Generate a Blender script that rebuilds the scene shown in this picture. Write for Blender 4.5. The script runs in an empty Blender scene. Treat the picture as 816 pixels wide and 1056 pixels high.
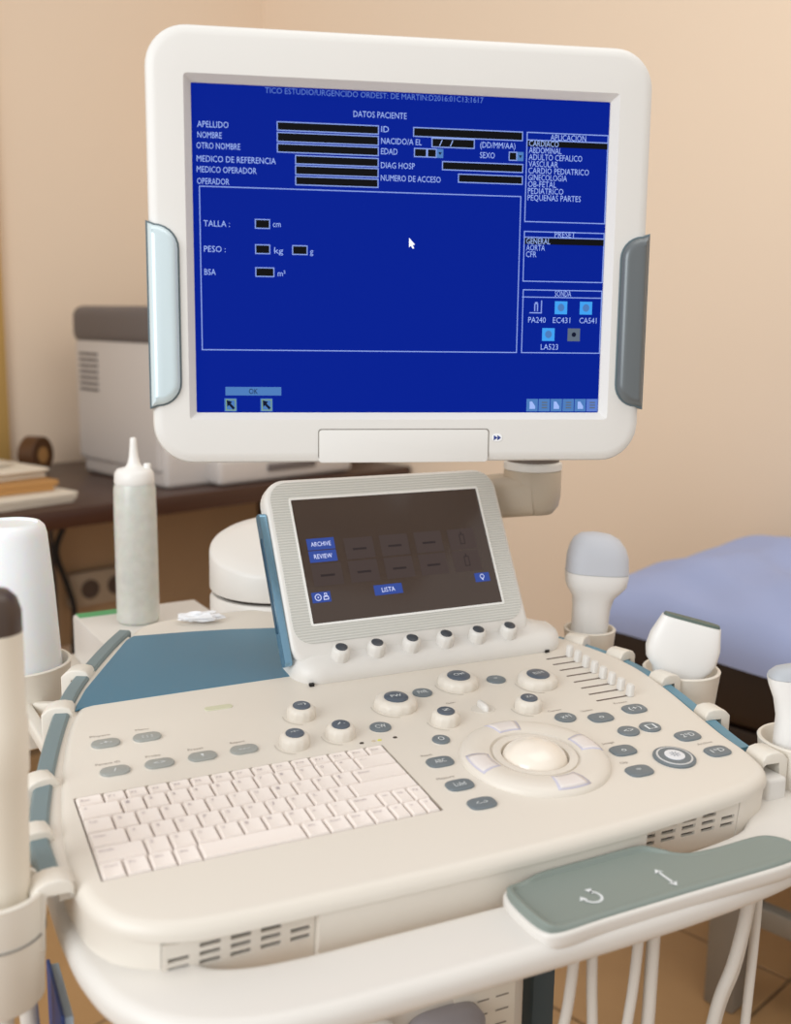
import bpy, bmesh, math, random
from mathutils import Matrix, Vector
random.seed(7)
S = bpy.context.scene
COL = S.collection
# ------------------------------------------------------------------ camera
CAM_YAW, CAM_PITCH, CAM_ROLL = 0.44892519, 0.18156686, -0.01437039
cam_pos = Vector((-0.11874524, -0.71814172, 1.25813697))
cd = bpy.data.cameras.new('camera'); cam = bpy.data.objects.new('camera', cd); COL.objects.link(cam)
fwd = Vector((math.sin(CAM_YAW)*math.cos(CAM_PITCH), math.cos(CAM_YAW)*math.cos(CAM_PITCH), -math.sin(CAM_PITCH)))
rgt = Vector((math.cos(CAM_YAW), -math.sin(CAM_YAW), 0)); dwn = fwd.cross(rgt)
r2 = math.cos(CAM_ROLL)*rgt + math.sin(CAM_ROLL)*dwn
d2 = -math.sin(CAM_ROLL)*rgt + math.cos(CAM_ROLL)*dwn
m = Matrix((r2, -d2, -fwd)).transposed().to_4x4(); m.translation = cam_pos
cam.matrix_world = m
cd.sensor_fit = 'HORIZONTAL'; cd.sensor_width = 36.0; cd.lens = 36.0*1100/816
cd.clip_start = 0.02
cd.dof.use_dof = True; cd.dof.focus_distance = 1.06; cd.dof.aperture_fstop = 5.6
S.camera = cam
# ------------------------------------------------------------------ light
def lin(h):
    h = h.lstrip('#'); o = []
    for i in (0, 2, 4):
        c = int(h[i:i+2], 16)/255
        o.append(c/12.92 if c <= 0.04045 else ((c+0.055)/1.055)**2.4)
    return (*o, 1.0)
w = bpy.data.worlds.new('world'); S.world = w; w.use_nodes = True
bg = w.node_tree.nodes['Background']; bg.inputs[0].default_value = (1.0, 0.975, 0.95, 1); bg.inputs[1].default_value = 0.54
def area(name, loc, target, size, energy, color):
    l = bpy.data.lights.new(name, 'AREA'); l.shape = 'RECTANGLE'; l.size, l.size_y = size; l.energy = energy; l.color = color
    o = bpy.data.objects.new(name, l); COL.objects.link(o); o.location = loc
    o.rotation_euler = (Vector(target)-Vector(loc)).to_track_quat('-Z', 'Y').to_euler()
    return o
area('window_daylight', (-2.1, -0.9, 1.9), (0.3, 0.4, 0.95), (1.6, 1.8), 38, (0.93, 0.97, 1.0))
area('ceiling_light', (0.9, -0.1, 2.7), (0.8, 0.5, 0.0), (1.6, 1.2), 8, (1.0, 0.95, 0.88))
S.view_settings.view_transform = 'Standard'; S.view_settings.look = 'None'
S.view_settings.gamma = 1.0; S.view_settings.use_curve_mapping = False
S.view_settings.exposure = 0.36

# ------------------------------------------------------------------ materials
MATS = {}
def mat(name, hexc, rough=0.45, metal=0.0, var=0.0, vscale=8.0, bump=0.0, bscale=120.0, emit=None, es=1.0, coat=0.0, trans=0.0, alpha=1.0, sss=0.0, wave=None):
    if name in MATS: return MATS[name]
    mt = bpy.data.materials.new(name); mt.use_nodes = True; MATS[name] = mt
    nt = mt.node_tree; b = nt.nodes['Principled BSDF']
    c = lin(hexc)
    b.inputs['Base Color'].default_value = c; b.inputs['Roughness'].default_value = rough; b.inputs['Metallic'].default_value = metal
    if coat: b.inputs['Coat Weight'].default_value = coat; b.inputs['Coat Roughness'].default_value = 0.12
    if trans: b.inputs['Transmission Weight'].default_value = trans
    if alpha < 1: b.inputs['Alpha'].default_value = alpha
    if sss:
        b.inputs['Subsurface Weight'].default_value = sss; b.inputs['Subsurface Scale'].default_value = 0.01
    if emit:
        b.inputs['Emission Color'].default_value = lin(emit); b.inputs['Emission Strength'].default_value = es
    tc = nt.nodes.new('ShaderNodeTexCoord')
    if var:
        nz = nt.nodes.new('ShaderNodeTexNoise'); nz.inputs['Scale'].default_value = vscale; nz.inputs['Detail'].default_value = 4
        nt.links.new(tc.outputs['Object'], nz.inputs['Vector'])
        mx = nt.nodes.new('ShaderNodeMix'); mx.data_type = 'RGBA'
        mx.inputs[6].default_value = (c[0]*(1-var), c[1]*(1-var), c[2]*(1-var), 1)
        mx.inputs[7].default_value = (min(1, c[0]*(1+var)), min(1, c[1]*(1+var)), min(1, c[2]*(1+var)), 1)
        nt.links.new(nz.outputs['Fac'], mx.inputs[0]); nt.links.new(mx.outputs[2], b.inputs['Base Color'])
    if bump or wave:
        bn = nt.nodes.new('ShaderNodeBump'); bn.inputs['Strength'].default_value = bump or 0.5; bn.inputs['Distance'].default_value = 0.001
        if wave:
            nz = nt.nodes.new('ShaderNodeTexWave'); nz.wave_type = 'BANDS'; nz.bands_direction = 'Y'; nz.inputs['Scale'].default_value = wave
        else:
            nz = nt.nodes.new('ShaderNodeTexNoise'); nz.inputs['Scale'].default_value = bscale
        nt.links.new(tc.outputs['Object'], nz.inputs['Vector'])
        nt.links.new(nz.outputs[1 if wave else 0], bn.inputs['Height']); nt.links.new(bn.outputs[0], b.inputs['Normal'])
        if wave:
            mx = nt.nodes.new('ShaderNodeMix'); mx.data_type = 'RGBA'
            mx.inputs[6].default_value = (c[0]*.78, c[1]*.78, c[2]*.78, 1); mx.inputs[7].default_value = c
            nt.links.new(nz.outputs[1], mx.inputs[0]); nt.links.new(mx.outputs[2], b.inputs['Base Color'])
    return mt
def emis(name, hexc, s=1.0):
    if name in MATS: return MATS[name]
    m_ = mat(name, '#000000', rough=0.5, emit=hexc, es=s); m_.node_tree.nodes['Principled BSDF'].inputs['Specular IOR Level'].default_value = 0.1
    return m_
def wood(name, h1, h2, scale=3.0, rough=0.4):
    mt = bpy.data.materials.new(name); mt.use_nodes = True; MATS[name] = mt
    nt = mt.node_tree; b = nt.nodes['Principled BSDF']; b.inputs['Roughness'].default_value = rough
    tc = nt.nodes.new('ShaderNodeTexCoord'); mp = nt.nodes.new('ShaderNodeMapping'); mp.inputs['Scale'].default_value = (1, 14, 14)
    nz = nt.nodes.new('ShaderNodeTexNoise'); nz.inputs['Scale'].default_value = scale; nz.inputs['Detail'].default_value = 6
    mx = nt.nodes.new('ShaderNodeMix'); mx.data_type = 'RGBA'; mx.inputs[6].default_value = lin(h1); mx.inputs[7].default_value = lin(h2)
    nt.links.new(tc.outputs['Object'], mp.inputs[0]); nt.links.new(mp.outputs[0], nz.inputs['Vector'])
    nt.links.new(nz.outputs['Fac'], mx.inputs[0]); nt.links.new(mx.outputs[2], b.inputs['Base Color'])
    return mt
shell_m = mat('shell_plastic', '#e0d9ce', 0.42, var=0.012, vscale=3, bump=0.03, bscale=900)
white_m = mat('white_plastic', '#e2dfda', 0.4, var=0.012, vscale=4)
bar_m = mat('handle_plastic', '#e0dcd6', 0.42, var=0.012, vscale=4)
mon_m = mat('monitor_plastic', '#e1dfdb', 0.42, var=0.01, vscale=4)
key_m = mat('key_plastic', '#f1e8e1', 0.5, var=0.01)
probe_m = mat('probe_plastic', '#efeeec', 0.38)
lens_m = mat('probe_lens', '#c9cdd6', 0.5)
dark_m = mat('dark_cavity', '#2a211b', 0.8)
well_m = mat('keyboard_well', '#6a5246', 0.7)
seam_m = mat('seam_grey', '#8a857e', 0.7)
blue_m = mat('blue_grey_plastic', '#3f7690', 0.28, var=0.04, vscale=4, bump=0.04, bscale=700)
rail_m = mat('rail_blue', '#74868a', 0.4, var=0.05)
grip_m = mat('grip_grey_green', '#848f89', 0.45, var=0.04, vscale=5, bump=0.05, bscale=600)
btn_m = mat('button_grey', '#6c767c', 0.35)
btnl_m = mat('button_light_grey', '#9c9f9b', 0.35)
cap_m = mat('knob_cap', '#525c69', 0.3)
print_m = mat('white_print', '#dfe4e6', 0.6)
ink_m = mat('grey_print', '#a59c93', 0.7)
keyink_m = mat('key_print', '#b9aeb0', 0.7)
silver_m = mat('silver', '#d3d5d6', 0.4, metal=0.2)
steel_m = mat('blue_metal', '#7fa9c4', 0.22, metal=0.65)
rib_m = mat('ribbed_frame', '#d9d9d3', 0.45, wave=105.0, bump=0.35)
black_m = mat('black_rubber', '#15110f', 0.6)
cable_m = mat('cable_white', '#d8d3cb', 0.5, var=0.03)

# ------------------------------------------------------------------ helpers
WM = {}
I4 = Matrix.Identity(4)
def T(x, y, z): return Matrix.Translation((x, y, z))
def RZ(a): return Matrix.Rotation(a, 4, 'Z')
def link(name, data, M=I4, parent=None):
    o = bpy.data.objects.new(name, data); COL.objects.link(o)
    M = M.copy(); WM[o.name] = M
    if parent is not None:
        o.parent = parent; o.matrix_parent_inverse = WM[parent.name].inverted()
    o.matrix_basis = M
    return o
def tag(o, label=None, cat=None, group=None, kind=None):
    if label: o['label'] = label
    if cat: o['category'] = cat
    if group: o['group'] = group
    if kind: o['kind'] = kind
    return o
def thing(name, label, cat, loc, group=None, rz=0.0):
    o = link(name, None, T(*loc) @ RZ(rz)); o.empty_display_size = 0.05
    return tag(o, label, cat, group)
def mesh(vs, fs, mt, smooth=35):
    me = bpy.data.meshes.new('m'); me.from_pydata([tuple(v) for v in vs], [], fs)
    me.materials.append(mt)
    if smooth:
        me.polygons.foreach_set('use_smooth', [True]*len(me.polygons)); me.set_sharp_from_angle(angle=math.radians(smooth))
    me.update(); return me
def bm_mesh(bm, mt, smooth=35):
    bmesh.ops.recalc_face_normals(bm, faces=bm.faces[:])
    me = bpy.data.meshes.new('m'); bm.to_mesh(me); bm.free(); me.materials.append(mt)
    if smooth:
        me.polygons.foreach_set('use_smooth', [True]*len(me.polygons)); me.set_sharp_from_angle(angle=math.radians(smooth))
    return me
def box(x0, x1, y0, y1, z0, z1, mt, bev=0.0, seg=2):
    bm = bmesh.new(); bmesh.ops.create_cube(bm, size=1.0)
    for v in bm.verts:
        v.co = Vector((x0 if v.co.x < 0 else x1, y0 if v.co.y < 0 else y1, z0 if v.co.z < 0 else z1))
    if bev: bmesh.ops.bevel(bm, geom=bm.edges[:], offset=bev, segments=seg, profile=0.5, affect='EDGES')
    return bm_mesh(bm, mt)
def rrect(x0, x1, y0, y1, r, n=6):
    p = []
    r = min(r, (x1-x0)/2-1e-6, (y1-y0)/2-1e-6)
    for cx, cy, a in ((x1-r, y1-r, 0), (x0+r, y1-r, 90), (x0+r, y0+r, 180), (x1-r, y0+r, 270)):
        for i in range(n+1):
            t = math.radians(a+90*i/n); p.append((cx+r*math.cos(t), cy+r*math.sin(t)))
    return p
def ell(cx, cy, a, b, n=28): return [(cx+a*math.cos(2*math.pi*i/n), cy+b*math.sin(2*math.pi*i/n)) for i in range(n)]
def closed_spline(pts, per=8):
    out = []; n = len(pts)
    for i in range(n):
        p0, p1, p2, p3 = (Vector(pts[(i+k-1) % n]) for k in range(4))
        for j in range(per):
            t = j/per
            out.append(tuple(0.5*((2*p1)+(p2-p0)*t+(2*p0-5*p1+4*p2-p3)*t*t+(3*p1-p0-3*p2+p3)*t*t*t)))
    return out
def open_spline(pts, per=8):
    out = []; n = len(pts); P = [Vector(p) for p in pts]
    for i in range(n-1):
        p0 = P[max(i-1, 0)]; p1 = P[i]; p2 = P[i+1]; p3 = P[min(i+2, n-1)]
        for j in range(per):
            t = j/per
            out.append(0.5*((2*p1)+(p2-p0)*t+(2*p0-5*p1+4*p2-p3)*t*t+(3*p1-p0-3*p2+p3)*t*t*t))
    out.append(P[-1]); return out
def offset2(pts, d):
    """inset a counter-clockwise outline by d"""
    n = len(pts); out = []
    for i in range(n):
        a = Vector(pts[i-1]); b = Vector(pts[i]); c = Vector(pts[(i+1) % n])
        e1 = (b-a).normalized(); e2 = (c-b).normalized()
        nrm = Vector((-(e1.y+e2.y), e1.x+e2.x))
        if nrm.length < 1e-9: nrm = Vector((-e1.y, e1.x))
        nrm.normalize(); k = max(0.5, nrm.dot(Vector((-e1.y, e1.x))))
        out.append(tuple(b+nrm*(d/k)))
    return out
def ccw(pts):
    a = sum(pts[i-1][0]*pts[i][1]-pts[i][0]*pts[i-1][1] for i in range(len(pts)))
    return pts if a > 0 else pts[::-1]
def prism(outline, z0, z1, mt, bev=0.0, seg=4, bevb=0.0, smooth=35):
    """rounded slab from an outline: rings of inset outlines"""
    o = ccw([tuple(p[:2]) for p in outline]); rings = []
    if bevb:
        for k in range(seg+1):
            a = math.pi/2*k/seg; rings.append((bevb*(1-math.sin(a)), z0+bevb*(1-math.cos(a))))
    else: rings.append((0, z0))
    if bev:
        for k in range(seg+1):
            a = math.pi/2*k/seg; rings.append((bev*(1-math.cos(a)), z1-bev+bev*math.sin(a)))
    else: rings.append((0, z1))
    vs = []; n = len(o)
    for ins, z in rings:
        q = offset2(o, ins) if ins > 1e-9 else o
        vs += [(x, y, z) for x, y in q]
    fs = [list(range(n))[::-1], [(len(rings)-1)*n+i for i in range(n)]]
    for r in range(len(rings)-1):
        for i in range(n):
            j = (i+1) % n; fs.append((r*n+i, r*n+j, (r+1)*n+j, (r+1)*n+i))
    return mesh(vs, fs, mt, smooth)
def lathe(profile, mt, n=40, smooth=35, ridge=None):
    vs = []; fs = []
    for r, z in profile:
        for i in range(n):
            a = 2*math.pi*i/n; rr = r
            vs.append((rr*math.cos(a), rr*math.sin(a), z))
    if ridge:
        r0, r1, amp = ridge
        for k, (r, z) in enumerate(profile):
            if r0 <= k <= r1:
                for i in range(n):
                    f = 1 - (amp if i % 4 == 0 else 0)
                    x, y, zz = vs[k*n+i]; vs[k*n+i] = (x*f, y*f, zz)
    m_ = len(profile)
    for k in range(m_-1):
        for i in range(n):
            j = (i+1) % n; fs.append((k*n+i, k*n+j, (k+1)*n+j, (k+1)*n+i))
    fs.append(list(range(n))[::-1]); fs.append([(m_-1)*n+i for i in range(n)])
    return mesh(vs, fs, mt, smooth)
def loft(secs, mt, n=36, smooth=60):
    """secs: (z, half_x, half_y, cx, cy, exponent)"""
    vs = []; fs = []
    for z, a, b, cx, cy, e in secs:
        for i in range(n):
            t = 2*math.pi*i/n; c, s = math.cos(t), math.sin(t)
            vs.append((cx+a*math.copysign(abs(c)**(2/e), c), cy+b*math.copysign(abs(s)**(2/e), s), z))
    m_ = len(secs)
    for k in range(m_-1):
        for i in range(n):
            j = (i+1) % n; fs.append((k*n+i, k*n+j, (k+1)*n+j, (k+1)*n+i))
    fs.append(list(range(n))[::-1]); fs.append([(m_-1)*n+i for i in range(n)])
    return mesh(vs, fs, mt, smooth)
def sweep(path, prof, mt, smooth=40, up=(0, 0, 1), taper=None):
    """sweep a closed 2d profile (side, up) along a 3d path"""
    P = [Vector(p) for p in path]; n = len(prof); vs = []; fs = []
    up = Vector(up)
    for i, p in enumerate(P):
        t = (P[min(i+1, len(P)-1)]-P[max(i-1, 0)]).normalized()
        s = t.cross(up)
        if s.length < 1e-4: s = Vector((1, 0, 0))
        s.normalize(); v = s.cross(t)
        for a, b in prof:
            k = taper[i] if taper else 1
            vs.append(p+s*a*k+v*b*k)
    for i in range(len(P)-1):
        for k in range(n):
            j = (k+1) % n; fs.append((i*n+k, (i+1)*n+k, (i+1)*n+j, i*n+j))
    fs.append(list(range(n))); fs.append([(len(P)-1)*n+k for k in range(n)][::-1])
    bm = bmesh.new(); bv = [bm.verts.new(v) for v in vs]
    for f in fs: bm.faces.new([bv[i] for i in f])
    return bm_mesh(bm, mt, smooth)
def tube(path, r, mt, n=10, per=8):
    d = Vector(path[-1])-Vector(path[0]); 
    up = (0.05, 1.0, 0.05) if abs(d.z) > 0.5*d.length else (0, 0, 1)
    if abs(d.z) <= 0.02 and len(path) == 5: up = (0, 1.0, 0)
    return sweep(open_spline(path, per), [(r*math.cos(2*math.pi*i/n), r*math.sin(2*math.pi*i/n)) for i in range(n)], mt, 60, up)
# text -> flat mesh data
TCACHE = {}
def text_data(s):
    if s in TCACHE: return TCACHE[s]
    c = bpy.data.curves.new('t', 'FONT'); c.body = s; c.resolution_u = 2; c.fill_mode = 'FRONT'
    o = bpy.data.objects.new('t', c); COL.objects.link(o)
    me = bpy.data.meshes.new_from_object(o.evaluated_get(bpy.context.evaluated_depsgraph_get()))
    vs = [tuple(v.co) for v in me.vertices]; fs = [tuple(p.vertices) for p in me.polygons]
    bpy.data.objects.remove(o); bpy.data.curves.remove(c); bpy.data.meshes.remove(me)
    TCACHE[s] = (vs, fs); return TCACHE[s]
class Flat:
    """collects flat print (text, lines, rectangles) in a local xy plane"""
    def __init__(self): self.v = []; self.f = []
    def text(self, s, x, y, wid, hei, z=0.0, center=False, rot=0.0):
        vs, fs = text_data(s)
        if not vs: return
        x0 = min(v[0] for v in vs); x1 = max(v[0] for v in vs); b = len(self.v)
        sx = wid/(x1-x0); sy = hei/0.69
        ca, sa = math.cos(rot), math.sin(rot)
        for vx, vy, _ in vs:
            px = (vx-x0)*sx - (wid/2 if center else 0); py = (vy-0.345)*sy
            self.v.append((x+px*ca-py*sa, y+px*sa+py*ca, z))
        self.f += [tuple(i+b for i in f) for f in fs]
    def rect(self, x0, y0, x1, y1, z=0.0):
        b = len(self.v); self.v += [(x0, y0, z), (x1, y0, z), (x1, y1, z), (x0, y1, z)]; self.f.append((b, b+1, b+2, b+3))
    def frame(self, x0, y0, x1, y1, t, z=0.0):
        self.rect(x0, y0, x1, y0+t, z); self.rect(x0, y1-t, x1, y1, z); self.rect(x0, y0+t, x0+t, y1-t, z); self.rect(x1-t, y0+t, x1, y1-t, z)
    def poly(self, pts, z=0.0):
        b = len(self.v); self.v += [(x, y, z) for x, y in pts]; self.f.append(tuple(range(b, b+len(pts))))
    def mesh(self, mt): return mesh(self.v, self.f, mt, 0)

# ------------------------------------------------------------------ room (aligned to the printer table)
AL = math.atan2(0.322, 0.947)
TM = T(0.103, 1.799, 0) @ RZ(AL)         # x along the table front, y towards wall_left, origin below the table's front edge
def tiles_mat():
    mt = bpy.data.materials.new('floor_tile'); mt.use_nodes = True; nt = mt.node_tree; b = nt.nodes['Principled BSDF']
    tc = nt.nodes.new('ShaderNodeTexCoord'); nz = nt.nodes.new('ShaderNodeTexNoise'); nz.inputs['Scale'].default_value = 5; nz.inputs['Detail'].default_value = 6
    mx = nt.nodes.new('ShaderNodeMix'); mx.data_type = 'RGBA'; mx.inputs[6].default_value = lin('#b08a5e'); mx.inputs[7].default_value = lin('#c79f70')
    nt.links.new(tc.outputs['Object'], nz.inputs['Vector']); nt.links.new(nz.outputs['Fac'], mx.inputs[0]); nt.links.new(mx.outputs[2], b.inputs['Base Color'])
    b.inputs['Roughness'].default_value = 0.35
    return mt
tile_m = tiles_mat()
grout_m = mat('grout', '#8f7454', 0.9)
wall_m = mat('wall_paint', '#f4dfc7', 0.75, var=0.015, vscale=2.0, bump=0.08, bscale=160)
wallL_m = wall_m
floor = tag(link('floor', box(-3.2, 1.45, -4.2, 0.76, -0.06, -0.003, grout_m), TM), kind='structure')
tile_me = box(-0.197, 0.197, -0.197, 0.197, -0.003, 0.0, tile_m, 0.002, 1)
for i in range(-3, 3):
    for j in range(-8, 2):
        x, y = 0.05+i*0.4+0.2, j*0.4-0.12
        if x+0.2 < 1.33 and y+0.2 < 0.75: link('tile', tile_me, TM @ T(x, y, 0), floor)
tag(link('wall_left', box(-3.2, 1.33, 0.75, 0.87, 0, 2.9, wallL_m), TM), kind='structure')
tag(link('wall_back', box(1.33, 1.45, -4.2, 0.87, 0, 2.9, wall_m), TM), kind='structure')
trim = tag(link('trim_1', box(-0.55, 0.365, 0.725, 0.75, 0, 2.15, mat('door_paint', '#c9a25e', 0.5, var=0.05), 0.006), TM), kind='structure')

# ------------------------------------------------------------------ printer table
woodt = wood('dark_wood', '#3a2217', '#4c2e20', 2.5, 0.3)
t = thing('table', 'dark brown wooden side table along the wall under the printer', 'table', TM @ Vector((0.3, 0.37, 0)), rz=AL)
link('table_top', box(-0.75, 1.315, 0.0, 0.735, 0.752, 0.80, woodt, 0.004), TM, t)
for lx in (-0.70, 1.26):
    for ly in (0.05, 0.68): link('leg', box(-0.03, 0.03, -0.03, 0.03, 0, 0.752, woodt, 0.004), TM @ T(lx, ly, 0), t)
link('shade_panel', box(-0.66, 1.22, 0.66, 0.685, 0.24, 0.752, mat('under_table_shade', '#b39370', 0.6, var=0.06)), TM, t)  # added sheet, coloured as the shade on the wall below the table
# power strip and cables under the table
ps = thing('power_strip', 'beige multi-socket power strip fixed to the shade panel under the table', 'power strip', TM @ Vector((0.61, 0.64, 0.40)), rz=AL)
link('strip_body', box(-0.115, 0.115, 0.0, 0.032, -0.055, 0.055, mat('strip_plastic', '#b5a38d', 0.5), 0.006), TM @ T(0.60, 0.628, 0.415), ps)
for k in range(2):
    link('socket', lathe([(0.03, 0), (0.03, 0.004), (0.024, 0.004), (0.022, 0.001)], mat('socket_dark', '#5a4a40', 0.6), 24), TM @ T(0.55+0.09*k, 0.628, 0.415) @ Matrix.Rotation(math.pi/2, 4, 'X'), ps)
def tpt(x, y, z): return TM @ Vector((x, y, z))
tag(link('power_cable', tube([tpt(0.50, 0.60, 0.74), tpt(0.475, 0.60, 0.66), tpt(0.43, 0.60, 0.56), tpt(0.46, 0.60, 0.45), tpt(0.48, 0.6, 0.36), tpt(0.47, 0.6, 0.2), tpt(0.45, 0.6, 0.01)], 0.009, black_m)), 'thick black power cable hanging in a curve under the table', 'cable')
tag(link('power_cable', tube([tpt(0.425, 0.61, 0.74), tpt(0.42, 0.61, 0.6), tpt(0.425, 0.61, 0.4), tpt(0.42, 0.61, 0.01)], 0.007, mat('cable_grey', '#4a4340', 0.6))), 'thin straight dark grey cable hanging beside the curved black cable', 'cable')

# ------------------------------------------------------------------ laser printer
pr = thing('laser_printer', 'large off-white laser printer with grey top on the table', 'printer', TM @ Vector((0.83, 0.3, 0.80)), rz=AL)
prw = mat('printer_white', '#cdc6c1', 0.5, var=0.02); prg = mat('printer_grey', '#6a6362', 0.5, var=0.03)
link('body', box(0.478, 1.13, 0.10, 0.53, 0.84, 1.19, prw, 0.015, 3), TM, pr)
link('base', box(0.490, 1.12, 0.085, 0.522, 0.80, 0.915, prw, 0.015, 3), TM, pr)
link('top_cover', box(0.470, 1.14, 0.09, 0.54, 1.17, 1.275, prg, 0.03, 4), TM, pr)
tr = link('paper_tray', box(0.62, 1.10, 0.03, 0.10, 0.802, 0.875, prw, 0.015, 3), TM, pr)
link('tray_handle', box(0.78, 0.95, 0.022, 0.032, 0.83, 0.85, prg, 0.003), TM, tr)
link('output_slot', box(0.70, 1.08, 0.094, 0.101, 0.99, 1.05, dark_m), TM, pr)
for k in range(7):
    link('vent_slit', box(0.4755, 0.4790, 0.40, 0.50, 1.040+0.0165*k, 1.0465+0.0165*k, mat('vent_dark', '#5f5856', 0.7)), TM, pr)
# papers, folders
def paper_stack(nm, label, cat, cx, cy, z, wx, wy, h, mt, rot, n=3):
    o = thing(nm, label, cat, TM @ Vector((cx, cy, z)), 'papers piled on the table', AL+rot)
    for k in range(n):
        a = rot+random.uniform(-.03, .03)
        link('sheet_bundle', box(-wx/2, wx/2, -wy/2, wy/2, h*k/n, h*(k+1)/n-0.0006, mt, 0.0015, 1), TM @ T(cx+random.uniform(-.008, .008), cy+random.uniform(-.008, .008), z) @ RZ(a), o)
paperm = mat('paper', '#e6dccb', 0.8, var=0.03, vscale=30)
kraftm = mat('kraft_card', '#b98a52', 0.8, var=0.05)
paper_stack('paper_stack', 'thick stack of white papers at the bottom of the pile', 'papers', 0.04, 0.20, 0.80, 0.34, 0.30, 0.028, paperm, 0.12)
paper_stack('cardboard_folder', 'tan cardboard folders lying between two white paper stacks', 'folder', 0.02, 0.235, 0.8285, 0.33, 0.27, 0.026, kraftm, 0.05, 2)
paper_stack('paper_stack', 'white papers lying on top of the tan cardboard folders', 'papers', 0.01, 0.26, 0.855, 0.33, 0.26, 0.024, paperm, 0.16)
loose = paper_stack
vs = []; fs = []
for i in range(9):
    for j in range(7):
        vs.append((-0.14+0.035*i, -0.1+0.033*j, 0.012+0.02*math.exp(-((i-2)**2)/6)+0.003*math.sin(j)))
for i in range(8):
    for j in range(6): fs.append((i*7+j, (i+1)*7+j, (i+1)*7+j+1, i*7+j+1))
lo = link('loose_paper', mesh(vs, fs, paperm), TM @ T(-0.02, 0.28, 0.872) @ RZ(0.3)); lo.modifiers.new('s', 'SOLIDIFY').thickness = 0.0015
tag(lo, 'curled white sheet lying on top of the whole paper pile', 'paper')
rl = thing('tape_roll', 'small dark brown tape roll standing behind the paper pile', 'tape roll', TM @ Vector((0.37, 0.58, 0.80)), rz=AL)
bm = [(0.024, -0.025), (0.05, -0.025), (0.053, -0.022), (0.053, 0.022), (0.05, 0.025), (0.024, 0.025), (0.024, -0.025)]
link('tape', lathe(bm[:-1], mat('brown_tape', '#5b3a1e', 0.5, var=0.15, vscale=30), 32), TM @ T(0.37, 0.58, 0.853) @ RZ(0.5) @ Matrix.Rotation(math.pi/2, 4, 'X'), rl)
link('core', lathe([(0.018, -0.026), (0.023, -0.026), (0.023, 0.026), (0.018, 0.026)], kraftm, 32), TM @ T(0.37, 0.58, 0.853) @ RZ(0.5) @ Matrix.Rotation(math.pi/2, 4, 'X'), rl)

# ------------------------------------------------------------------ exam couch with blue linen
BM_ = T(1.08, 0.90, 0) @ RZ(AL)          # x across the couch towards wall_back, -y along it
ec = thing('exam_couch', 'exam couch with dark brown upholstery and grey metal legs', 'couch', BM_ @ Vector((0.3, -0.8, 0)), rz=AL)
uph = mat('dark_upholstery', '#2b1d15', 0.45, bump=0.2, bscale=250)
legm = mat('grey_metal', '#9a948a', 0.45, metal=0.15, var=0.08)
link('mattress', box(0.0, 0.60, -1.9, 0.0, 0.56, 0.705, uph, 0.03, 4), BM_, ec)
link('frame', box(0.02, 0.58, -1.88, -0.02, 0.50, 0.555, uph, 0.005), BM_, ec)
for lx, ly in ((0.07, -0.30), (0.54, -0.30), (0.07, -1.6), (0.54, -1.6)):
    link('leg', box(-0.036, 0.036, -0.03, 0.03, 0, 0.50, legm, 0.004), BM_ @ T(lx, ly, 0), ec)
link('cross_brace', box(0.107, 0.503, -0.32, -0.28, 0.18, 0.24, legm, 0.004), BM_, ec)
link('cross_brace', box(0.055, 0.085, -1.569, -0.331, 0.18, 0.22, legm, 0.004), BM_, ec)
# the folded blue linen: a puffy cushion draped over the couch end
vs = []; fs = []; NX, NY = 40, 48
def linen(i, j, top):
    u, v = i/NX, j/NY
    x = -0.03+0.60*u; y = 0.03-0.95*v
    e = min(1, 4.5*min(u, 1-u)+0.001)**0.5 * min(1, 4.5*min(v, 1-v)+0.001)**0.5
    wr = 0.006*math.sin(19*u+7*v)+0.005*math.sin(23*v-9*u)+0.004*math.sin(31*u+29*v)
    if top: z = 0.727+0.105*e*(0.6+0.55*u)+wr*e
    else: z = 0.7075
    if u < 0.05: z -= (0.05-u)*0.5*(1.0 if not top else 0.6)
    return (x+0.02*math.sin(7*v+1)*(1-u), y+0.015*math.sin(6*u), z)
for top in (1, 0):
    for i in range(NX+1):
        for j in range(NY+1): vs.append(linen(i, j, top))
n1 = (NX+1)*(NY+1)
for i in range(NX):
    for j in range(NY):
        a = i*(NY+1)+j; b = a+NY+1
        fs.append((a, b, b+1, a+1)[::-1]); fs.append((n1+a, n1+b, n1+b+1, n1+a+1))
ring = [i*(NY+1) for i in range(NX+1)]+[NX*(NY+1)+j for j in range(1, NY+1)]+[i*(NY+1)+NY for i in range(NX-1, -1, -1)]+[j for j in range(NY-1, 0, -1)]
for k in range(len(ring)):
    a, b = ring[k], ring[(k+1) % len(ring)]; fs.append((a, b, n1+b, n1+a))
bmx = bmesh.new(); bv = [bmx.verts.new(v) for v in vs]
for f in fs: bmx.faces.new([bv[i] for i in f])
linen_m = mat('blue_linen', '#a6b3dc', 0.85, var=0.04, vscale=9, bump=0.25, bscale=420)
pl = thing('pillow', 'soft light blue pillow lying on the dark exam couch', 'pillow', BM_ @ Vector((0.27, -0.45, 0.706)), rz=AL)
link('cover', bm_mesh(bmx, linen_m, 80), BM_, pl)

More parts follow.
